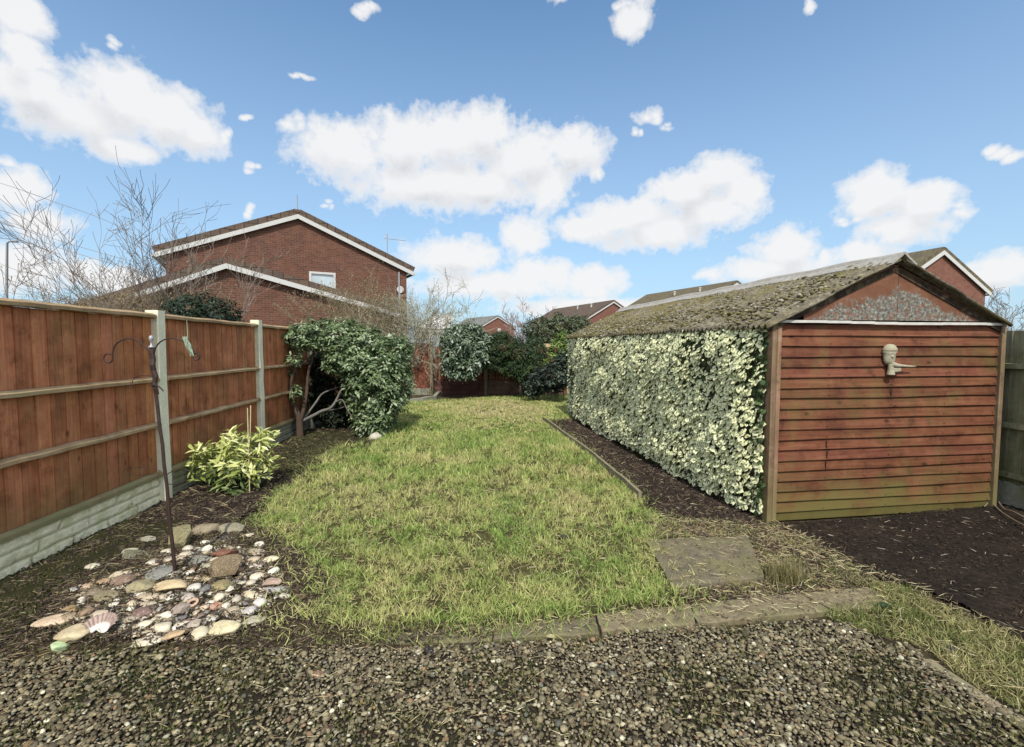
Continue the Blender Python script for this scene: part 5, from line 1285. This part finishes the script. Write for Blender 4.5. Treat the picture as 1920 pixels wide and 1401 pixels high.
# ------------------------------------------------------------------ the heap of shore stones
CR, WH, TN, BR, GY, SL_, PK, OR, OL, DK, BL_ = (.62, .55, .39), (.78, .75, .65), (.40, .31, .20), (.22, .14, .10), (.30, .29, .26), (.15, .16, .16), (.40, .28, .22), (.46, .31, .17), (.25, .21, .11), (.09, .08, .075), (.36, .38, .44)
def mkstone(name, x, y, rx_, ry_, col, label, cat, flat=.6, rot=None, ang=0, lift=0.0, group='shore stones in the heap'):
    """x,y,rx,ry in photo pixels; the stone is laid on the ground under that point"""
    gx, gy = G(x, y); Y = gy; sc_ = (Y * 1.02 + .03) / F
    R = rx_ * sc_ * 1.06; hz0 = max(ry_ * sc_ * .62, R * .22) * (flat / .6)
    dep = min(max((ry_ * sc_ * 1.12 - .5 * hz0) / .5, R * .45), R * 1.15); V0, F0 = ICO3 if rx_ > 14 else ICO2
    seed = Vector((x * .37, y * .53, 3.1)); V = []
    hz = max(ry_ * sc_ * .62, R * .22) * (flat / .6)
    a = math.radians(ang); ca, sa = math.cos(a), math.sin(a)
    for v in V0:
        q = Vector(v); n1 = mnoise.noise(q * .9 + seed); n2 = mnoise.noise(q * 2.4 + seed)
        k = 1 + .32 * n1 + .12 * n2
        if cat == 'rock': k = 1 + .42 * n1 + .28 * n2
        q = Vector((q.x * R * k, q.y * dep * k, q.z * hz * k))
        V.append((q.x * ca - q.y * sa, q.x * sa + q.y * ca, q.z + q.x * 0))
    if cat == 'rock' or (cat in ('stone', 'cobble') and random.random() < .7):
        VV = np.array(V); sc3 = np.array((R, dep, hz)); U = VV / sc3
        for _ in range(9 if cat == 'rock' else 4):
            nn = np.array((random.gauss(0, 1), random.gauss(0, 1), random.gauss(0, 1))); nn /= np.linalg.norm(nn); o_ = random.uniform(.5, .8); dd = U @ nn - o_; U = U - np.clip(dd, 0, None)[:, None] * nn
        V = (U * sc3 * 1.08).tolist()
    V = np.array(V); tl = random.uniform(-.18, .18); V[:, 2] += V[:, 0] * tl
    cx_, cy_, h = GH(x, y, hz * .55 + lift - .004); zc = h + hz * .55 + lift - .004
    m_ = M['stone']; c = np.array(col); lm = c.mean(); c = (c * .78 + lm * .22) * random.uniform(.98, 1.16) * np.array((1.02, .98, .88)); c = c.clip(0, .82)
    # keep the pixel position for the raised centre
    o = raw_mesh(name, V + np.array((cx_, cy_, zc)), F0, m_, None, (cx_, cy_, zc), smooth=(cat != 'rock'), attrs={'col': np.repeat(c[None], len(V), 0)}, uv=False)
    tag(o, label, cat, group); return (cx_, cy_, R)
ST = [  # x y rx ry colour label cat flat ang
 (100,1165,27,12,(.62,.48,.33),'long pinkish cream stone at the left tip of the heap','stone',.5,8),
 (136,1158,14,9,TN,'tan lumpy stone touching the long stone at the left tip','stone',.6,0),
 (133,1190,24,14,(.62,.52,.32),'broad yellow cream stone beside the pale green stone','stone',.55,-10),
 (112,1211,15,11,(.42,.62,.33),'pale green glassy stone at the front left corner','stone',.7,25),
 (232,1089,16,11,BR,'rounded red brown stone behind the olive one, upper left','stone',.7,0),
 (219,1080,11,8,CR,'round cream pebble left of the red brown stone','pebble',.8,0),
 (196,1090,11,7,OR,'orange pebble at the upper left edge of the heap','pebble',.7,10),
 (164,1101,10,7,(.50,.36,.24),'peach pebble at the heap edge below the orange one','pebble',.7,0),
 (174,1113,17,9,(.24,.19,.13),'dark brown oval stone below the peach pebble','stone',.6,-8),
 (205,1117,19,12,OL,'olive brown flat stone in the left part of the heap','stone',.45,20),
 (265,1100,22,14,(.36,.32,.17),'mossy olive lump between the slate and the red brown stone','rock',.7,15),
 (317,1100,26,12,(.60,.47,.26),'large golden cream stone right below the pole foot','stone',.7,5),
 (299,1072,29,17,(.24,.25,.24),'large flat blue grey slate against the pole foot','rock',.3,25),
 (372,1050,24,12,(.25,.26,.24),'slanting grey slate just right of the pole','rock',.35,40),
 (372,1085,20,6,(.60,.48,.27),'flat yellow cream stone right of the pole foot','stone',.4,0),
 (427,1068,27,20,(.20,.145,.07),'big dark ochre rock right of the pole','rock',.9,10),
 (420,1038,22,12,(.24,.085,.04),'broken red brick piece above the ochre rock','rock',.7,0),
 (412,1098,20,12,(.30,.25,.10),'yellowish olive rock under the big ochre rock','rock',.7,0),
 (388,992,22,13,(.30,.25,.16),'large smooth tan cobble at the back of the heap','cobble',.7,10),
 (435,992,22,12,(.29,.27,.18),'mossy tan cobble right of the smooth one at the back','cobble',.6,-12),
 (415,1012,20,8,SL_,'dark slate lying between the two back cobbles and the brick','rock',.35,-8),
 (335,1012,24,22,(.24,.22,.10),'pointed mossy rock standing behind the pole','rock',1.0,0),
 (461,1005,12,6,CR,'thin cream stone right of the back cobbles','stone',.5,10),
 (486,1021,9,6,WH,'white angular pebble near the right edge at the back','pebble',.8,0),
 (483,1036,16,7,(.5,.44,.31),'flat cream stone below the white angular pebble','stone',.5,-5),
 (505,1050,16,8,(.66,.60,.40),'pale yellow curved stone at the right edge','stone',.6,20),
 (475,1050,11,7,(.52,.42,.30),'rounded buff pebble left of the pale yellow curved stone','pebble',.7,0),
 (510,1072,11,9,WH,'white crumbly lump under the pale yellow curved stone','rock',.8,0),
 (480,1082,13,8,(.70,.62,.48),'cream white stone left of the white crumbly lump','stone',.7,-15),
 (507,1093,17,9,PK,'pink rough rock resting on the blue grey stone','rock',.7,30),
 (516,1105,22,8,(.36,.365,.385),'long blue grey stone at the right edge under the pink rock','stone',.6,15),
 (533,1117,11,6,(.5,.48,.40),'lone pale oval pebble at the far right of the heap','pebble',.6,0),
 (488,1131,11,9,(.64,.64,.66),'round white bluish pebble on the lower right','pebble',.8,0),
 (467,1146,12,10,(.50,.49,.53),'lilac grey pebble left of the round bluish one','pebble',.7,20),
 (470,1165,22,10,(.44,.41,.31),'long greenish grey stone at the front right corner','stone',.5,22),
 (424,1178,26,14,(.66,.60,.36),'broad pale yellow veined stone at the front','stone',.6,12),
 (374,1189,14,13,(.58,.54,.38),'rounded cream stone at the front, alone on the soil','stone',.7,35),
 (364,1171,17,8,(.44,.38,.31),'buff stone behind the rounded cream stone at the front','stone',.6,15),
 (277,1203,23,9,(.66,.62,.48),'flat pale stone at the very front with a dark crack','stone',.45,10),
 (309,1177,14,12,(.70,.66,.50),'upright oval white stone in the front middle','stone',.8,45),
 (311,1155,13,8,(.72,.70,.58),'smooth white oval just behind the upright white stone','stone',.7,30),
 (271,1171,13,8,(.68,.64,.48),'pair shaped cream pebble left of the upright white stone','pebble',.7,-20),
 (266,1149,17,10,(.20,.12,.11),'smooth dark maroon stone in the middle front','stone',.7,5),
 (213,1134,12,6,WH,'bright white oval pebble in the left middle','pebble',.6,20),
 (245,1143,6,5,WH,'little white ball pebble left of the maroon stone','pebble',.9,0),
 (162,1148,13,9,(.33,.22,.14),'brown stone above the big shell','stone',.7,0),
 (196,1151,14,7,(.60,.50,.40),'cream fragment on the left above the big shell','rock',.6,0),
 (243,1160,19,8,(.36,.31,.24),'grey tan elongated stone right of the big shell','stone',.5,15),
 (130,1143,13,8,(.38,.26,.10),'ochre stone at the left edge behind the long pinkish one','stone',.6,20),
 (153,1127,6,7,WH,'small white cone shaped pebble at the left edge','pebble',1,0),
 (139,1105,10,5,(.50,.52,.48),'grey white pebble in the moss left of the heap','pebble',.6,10),
 (173,1063,12,7,(.66,.62,.50),'white stone alone in the moss behind the heap','stone',.7,0),
 (247,1033,14,8,(.50,.50,.38),'light mossy stone behind the flat green slate','stone',.6,10),
 (258,1040,34,11,(.17,.18,.11),'flat green grey slate sunk in the moss behind the heap','rock',.25,5),
 (278,1012,15,7,(.38,.37,.29),'grey crumbly rock in the moss left of the pole','rock',.6,0),
 (363,1102,13,8,(.58,.58,.54),'grey white mottled stone in the centre','stone',.7,10),
 (383,1105,10,8,(.16,.16,.17),'blackish stone in the centre beside the mottled one','stone',.7,0),
 (353,1121,11,8,(.48,.42,.38),'buff grey round pebble in the centre','pebble',.8,0),
 (340,1140,14,12,(.34,.27,.24),'dull mauve knobbly rock in the centre front','rock',.8,0),
 (335,1160,18,6,(.17,.17,.19),'dark grey flat stone in the centre front','stone',.4,-12),
 (412,1121,9,8,(.68,.64,.48),'squarish cream pebble right of the centre','pebble',.9,0),
 (407,1136,13,8,(.45,.22,.15),'brick red chip right of the centre','rock',.6,10),
 (383,1140,8,6,(.62,.48,.34),'round peach pebble right of the shell ring','pebble',.8,0),
 (425,1136,8,6,(.68,.66,.56),'white pebble right of the brick red chip','pebble',.8,0),
 (438,1144,11,8,(.42,.36,.26),'tan rounded pebble below the white pebble on the right','pebble',.7,-25),
 (396,1161,13,7,(.50,.48,.42),'grey cream pebble between the shell ring and the veined stone','pebble',.7,0),
 (443,1125,9,8,(.50,.46,.38),'buff pebble left of the lilac grey one','pebble',.8,0),
 (470,1117,16,8,(.62,.54,.36),'creamy lump in the right middle of the heap','rock',.7,15),
 (455,1132,18,6,(.20,.18,.18),'dark purple grey flat stone on the right','stone',.4,0),
 (262,1110,8,5,WH,'small white oval left of the golden stone','pebble',.6,0),
 (280,1120,18,8,(.46,.38,.27),'tan cream stone in the left centre','stone',.6,10),
 (273,1132,20,6,(.42,.35,.26),'curved tan stone above the maroon one','stone',.5,-12),
 (321,1120,11,6,(.66,.65,.58),'white flat pebble in the centre below the golden stone','pebble',.5,12),
 (325,1190,18,7,(.48,.34,.18),'orange tan pebble at the front middle','pebble',.6,15),
 (385,1018,8,6,WH,'white chip behind the right slate','pebble',.7,0),
 (385,1032,11,8,(.68,.68,.62),'white crumbly stone above the right slate','rock',.8,0),
 (315,1035,12,6,(.56,.54,.44),'pale pebble behind the pole foot','pebble',.6,0),
 (352,1040,12,7,(.62,.56,.44),'cream pebble just right behind the pole','pebble',.6,0),
 (353,1030,8,7,(.66,.62,.54),'pale cone shaped pebble behind the pole','pebble',.9,0),
 (405,1052,10,8,(.60,.54,.42),'cream pebble wedged between the right slate and ochre rock','pebble',.7,20),
 (386,1062,10,6,(.36,.36,.25),'greenish pebble below the right slate','pebble',.7,0),
 (447,1028,5,4,WH,'tiny white pebble right of the brick piece','pebble',.9,0),
 (470,1093,8,6,(.56,.50,.40),'small beige pebble left of the pink rock','pebble',.7,15),
 (452,1093,9,4,(.56,.52,.42),'thin beige sliver in the right middle','pebble',.5,15),
 (265,1072,9,4,(.58,.54,.42),'thin cream sliver left of the large slate','pebble',.5,25),
]
placed = []
used = set()
for k, (x, y, a, b, c, lab, cat, fl, an) in enumerate(ST):
    placed.append(mkstone({'rock': 'rock', 'pebble': 'pebble', 'cobble': 'cobble'}.get(cat, 'stone'), x, y, a, b, c, lab, cat, fl, ang=an, lift=.012 if y in (1093, 1190) else 0)); used.add(lab)
# small filling pebbles, each told by colour and its neighbour
ref = [('the golden cream stone', 317, 1100), ('the maroon stone', 266, 1149), ('the big ochre rock', 427, 1068), ('the veined yellow stone', 424, 1178), ('the pink rock', 507, 1093), ('the large slate', 299, 1072),
       ('the big shell', 200, 1180), ('the olive brown stone', 205, 1117), ('the shell ring', 361, 1137), ('the upright white stone', 309, 1177), ('the brick piece', 420, 1038), ('the long blue grey stone', 516, 1105), ('the lilac grey pebble', 467, 1146), ('the yellow stone by the green one', 133, 1190)]
cn = [('cream', (.58, .50, .36)), ('white', (.70, .68, .60)), ('tan', (.38, .29, .19)), ('brown', (.22, .15, .11)), ('grey', (.28, .27, .25)), ('orange', (.46, .28, .15)), ('dark', (.10, .09, .085)), ('beige', (.48, .41, .31))]
HP = [(110,1150),(160,1100),(230,1070),(300,1050),(400,1020),(480,1030),(530,1070),(530,1115),(490,1155),(440,1185),(340,1200),(250,1195),(170,1190)]
random.seed(5); n_ = 0
for tr in range(2600):
    if n_ >= 205: break
    x = random.uniform(95, 545); y = random.uniform(1010, 1205)
    if not bool(inpoly(np.array(x), np.array(y), HP)): continue
    a = random.choice((4, 5, 6, 7, 8, 9)); gx, gy, _h = GH(x, y); R = a * (gy + .05) / F
    if any(math.hypot(gx - p[0], gy - p[1]) < (R + p[2]) * .60 for p in placed): continue
    nm, rx0, ry0 = min(ref, key=lambda t: (t[1] - x) ** 2 + ((t[2] - y) * 1.6) ** 2)
    dx, dy = x - rx0, (y - ry0) * 1.6
    side = ('left of' if dx < 0 else 'right of') if abs(dx) > abs(dy) else ('behind' if dy < 0 else 'in front of')
    near = 'close ' if math.hypot(dx, dy) < 26 else 'a little way '
    lab = None; cw = sorted(cn, key=lambda t: random.random() * {'cream': .4, 'white': .5, 'tan': .8, 'beige': .6}.get(t[0], 1.0))
    for c_, cc in cw:
        t = ('tiny ' if a <= 5 else 'small ') + c_ + ' pebble ' + near + side + ' ' + nm
        if t not in used: lab = t; break
    if not lab: continue
    used.add(lab); placed.append(mkstone('pebble', x, y, a, a * .65, cc, lab, 'pebble', .7, ang=random.uniform(0, 180))); n_ += 1
# grit and shingle packed between the stones
Ng = 2600; gx_ = RNG.uniform(90, 560, Ng); gy_ = RNG.uniform(1000, 1212, Ng)
kk = inpoly(gx_ + RNG.normal(0, 9, Ng), gy_ + RNG.normal(0, 5, Ng), HP); gx_, gy_ = gx_[kk], gy_[kk]; Ng = len(gx_)
gpos = np.array([GH(a_, b_)[:2] for a_, b_ in zip(gx_, gy_)]); sg_ = RNG.lognormal(math.log(.0095), .35, Ng).clip(.005, .02)
gcol = np.array([(.50, .44, .32), (.62, .58, .48), (.33, .26, .17), (.2, .14, .1), (.26, .25, .22), (.1, .085, .07), (.4, .33, .24)])[RNG.integers(0, 7, Ng)] * (.7 + .5 * RNG.random(Ng))[:, None]
o = instance('shingle', np.stack([ICO0[0] * (1 + .25 * RNG.normal(size=(12 if len(ICO0[0]) == 12 else len(ICO0[0]), 1)).clip(-1, 1)) for _ in range(Ng)]), ICO0[1], rand_rot(Ng), np.stack([gpos[:, 0], gpos[:, 1], Hgt(gpos[:, 0], gpos[:, 1]) + .004], 1), np.stack([sg_, sg_ * RNG.uniform(.8, 1.5, Ng), sg_ * .6], 1), M['pebble'], gcol, smooth=True)
tag(o, 'small shingle and grit packed between the shore stones', 'shingle', kind='stuff')
# stray ones
mkstone('stone', 703, 820, 11, 9, (.5, .5, .42), 'pale mossy stone at the foot of the big evergreen shrub', 'stone', .8, group='stray stones')
mkstone('stone', 985, 718, 12, 9, (.45, .45, .45), 'grey rounded stone against the back fence under the dark bushes', 'stone', 1.2, group='stray stones')
mkstone('stone', 1145, 1078, 5, 3, CR, 'tiny cream pebble on the lawn left of the square slab', 'pebble', .6, group='stray stones') if False else None
mkstone('brick_chip', 597, 1265, 9, 19, (.28, .13, .08), 'long flat terracotta chip lying in the gravel', 'brick chip', .25, ang=75, group='stray stones')
mkstone('stone', 1131, 1252, 12, 6, (.58, .5, .4), 'pinkish white pebble, largest in the middle of the gravel', 'pebble', .7, group='stray stones') if False else None
mkstone('clod', 805, 1222, 9, 8, (.018, .014, .012), 'round black clod at the edge between gravel and lawn', 'clod', 1.0, group='dark clods')
mkstone('clod', 958, 1137, 7, 6, (.018, .014, .012), 'small black lump standing in for a dark hole near the front edge of the lawn', 'clod', 1.0, group='dark clods')  # black lump set in place of a dark hole in the lawn
mkstone('clod', 1057, 1008, 9, 6, (.03, .022, .016), 'dark clod on the lawn left of the garage corner', 'clod', .9, group='dark clods')
mkstone('clod', 1778, 1218, 12, 8, (.03, .028, .02), 'dark clod in the right grass strip beside the edging stone', 'clod', .8, group='dark clods')
# shell: fluted fan, dark ribs and a white hollow
sx, sy, sh = GH(200, 1178); V = []; C = []; nr, na = 12, 44; R = .088
for i in range(nr + 1):
    for j in range(na + 1):
        t = i / nr; a = math.radians(-82 + 164 * j / na); rr = R * t * (1 + .05 * math.cos(j * math.pi)) * (1 - .12 * abs(a) ** 2 / 2)
        x = math.sin(a) * rr; y = -.04 + math.cos(a) * rr; z = .03 - .028 * math.sin(min(t * 1.15, 1) * math.pi) + .003 * math.cos(j * math.pi * .5) * t + .012 * t
        V.append((sx + x, sy + y - .02, sh + z + y * .25 + .014)); C.append((.82, .80, .70) if (t < .62) else ((.30, .20, .17) if j % 4 < 2 else (.5, .4, .34)))
Fs = [(i * (na + 1) + j, i * (na + 1) + j + 1, (i + 1) * (na + 1) + j + 1, (i + 1) * (na + 1) + j) for i in range(nr) for j in range(na)]
so_ = raw_mesh('scallop_shell', V, Fs, M['stone'], None, (sx, sy, sh), smooth=True, attrs={'col': np.array(C)}, uv=False)
md = so_.modifiers.new('s', 'SOLIDIFY'); md.thickness = .004
tag(so_, 'large fan shell with a white hollow and dark ribs at the front of the heap', 'shell')
rx_, ry_, _h = GH(361, 1137); bm = bmesh.new(); V = []; Fs = []
for i in range(20):
    for j in range(8):
        a = i * math.pi / 10; b = j * math.pi / 4; rr = .024 + .008 * math.cos(b); V.append((rx_ + rr * math.cos(a), ry_ + rr * math.sin(a), float(Hgt(rx_, ry_)) + .02 + .008 * math.sin(b) + .3 * rr * math.sin(a)))
for i in range(20):
    for j in range(8): Fs.append((i * 8 + j, ((i + 1) % 20) * 8 + j, ((i + 1) % 20) * 8 + (j + 1) % 8, i * 8 + (j + 1) % 8))
tag(raw_mesh('shell_ring', V, Fs, M['stone'], None, (rx_, ry_, 0), smooth=True, attrs={'col': np.tile((.55, .38, .26), (160, 1))}, uv=False), 'small tan ring shaped shell piece in the middle of the heap', 'shell')
# dead tuft beside the square slab and fallen leaf
tb = Vector((*G(1470, 1088), 0)); N_ = 420
pts = np.stack([RNG.normal(tb.x, .05, N_), RNG.normal(tb.y, .04, N_)], 1)
up = np.stack([RNG.normal(0, .6, N_), RNG.normal(0, .6, N_), np.ones(N_)], 1); up /= np.linalg.norm(up, axis=1)[:, None]
a = np.arctan2(up[:, 1], up[:, 0]); R_ = frames(np.stack([np.cos(a), np.sin(a), 0 * a], 1), up); S_ = np.stack([np.full(N_, .0035), RNG.uniform(.03, .12, N_), RNG.uniform(.06, .16, N_)], 1)
tag(instance('dead_tuft', BLADE, BLADE_F, R_, np.stack([pts[:, 0], pts[:, 1], Hgt(pts[:, 0], pts[:, 1])], 1), S_, M['blade'], lerp((.36, .30, .15), (.2, .2, .07), RNG.random(N_)), origin=tuple(tb)), 'tall straw coloured grass tuft at the right edge of the square slab', 'grass tuft')
for (x, y, s_, lab, c) in ((1043, 1206, .055, 'pale yellow fallen leaf on the gravel below the edging slabs', (.5, .46, .22)), (1675, 1150, .09, 'dark green leaf at the right end of the edging slabs', (.03, .06, .03))):
    lx, ly = G(x, y); Vl = LEAF_E * np.array((1.6, 1, 1)) * s_; aa = 1.2; Vl = np.stack([Vl[:, 0] * math.cos(aa) - Vl[:, 1] * math.sin(aa), Vl[:, 0] * math.sin(aa) + Vl[:, 1] * math.cos(aa), Vl[:, 2]], 1) + np.array((lx, ly, float(Hgt(lx, ly)) + .032))
    tag(raw_mesh('fallen_leaf', Vl, [tuple(f) for f in LEAF_EF], M['leaf'], None, (lx, ly, 0), smooth=True, attrs={'col': np.tile(c, (8, 1))}, uv=False), lab, 'leaf')
# thin creepers at the foot of the right fence and shed
mb = MB()
for (L_) in ([(1862, 935), (1880, 960), (1900, 972), (1935, 985)], [(1855, 945), (1872, 962), (1888, 975), (1930, 1000)], [(1845, 958), (1862, 938), (1870, 925)]):
    mb.tube(smooth_path([Vector((*G(x, y), .03 + random.random() * .03)) for x, y in L_], 4), .005, 5)
tag(mb.build('dead_creeper', twig_brown, None, (*G(1870, 960), 0), smooth=True), 'thin dead creeper stems trailing from the shed corner to the right fence', 'creeper')
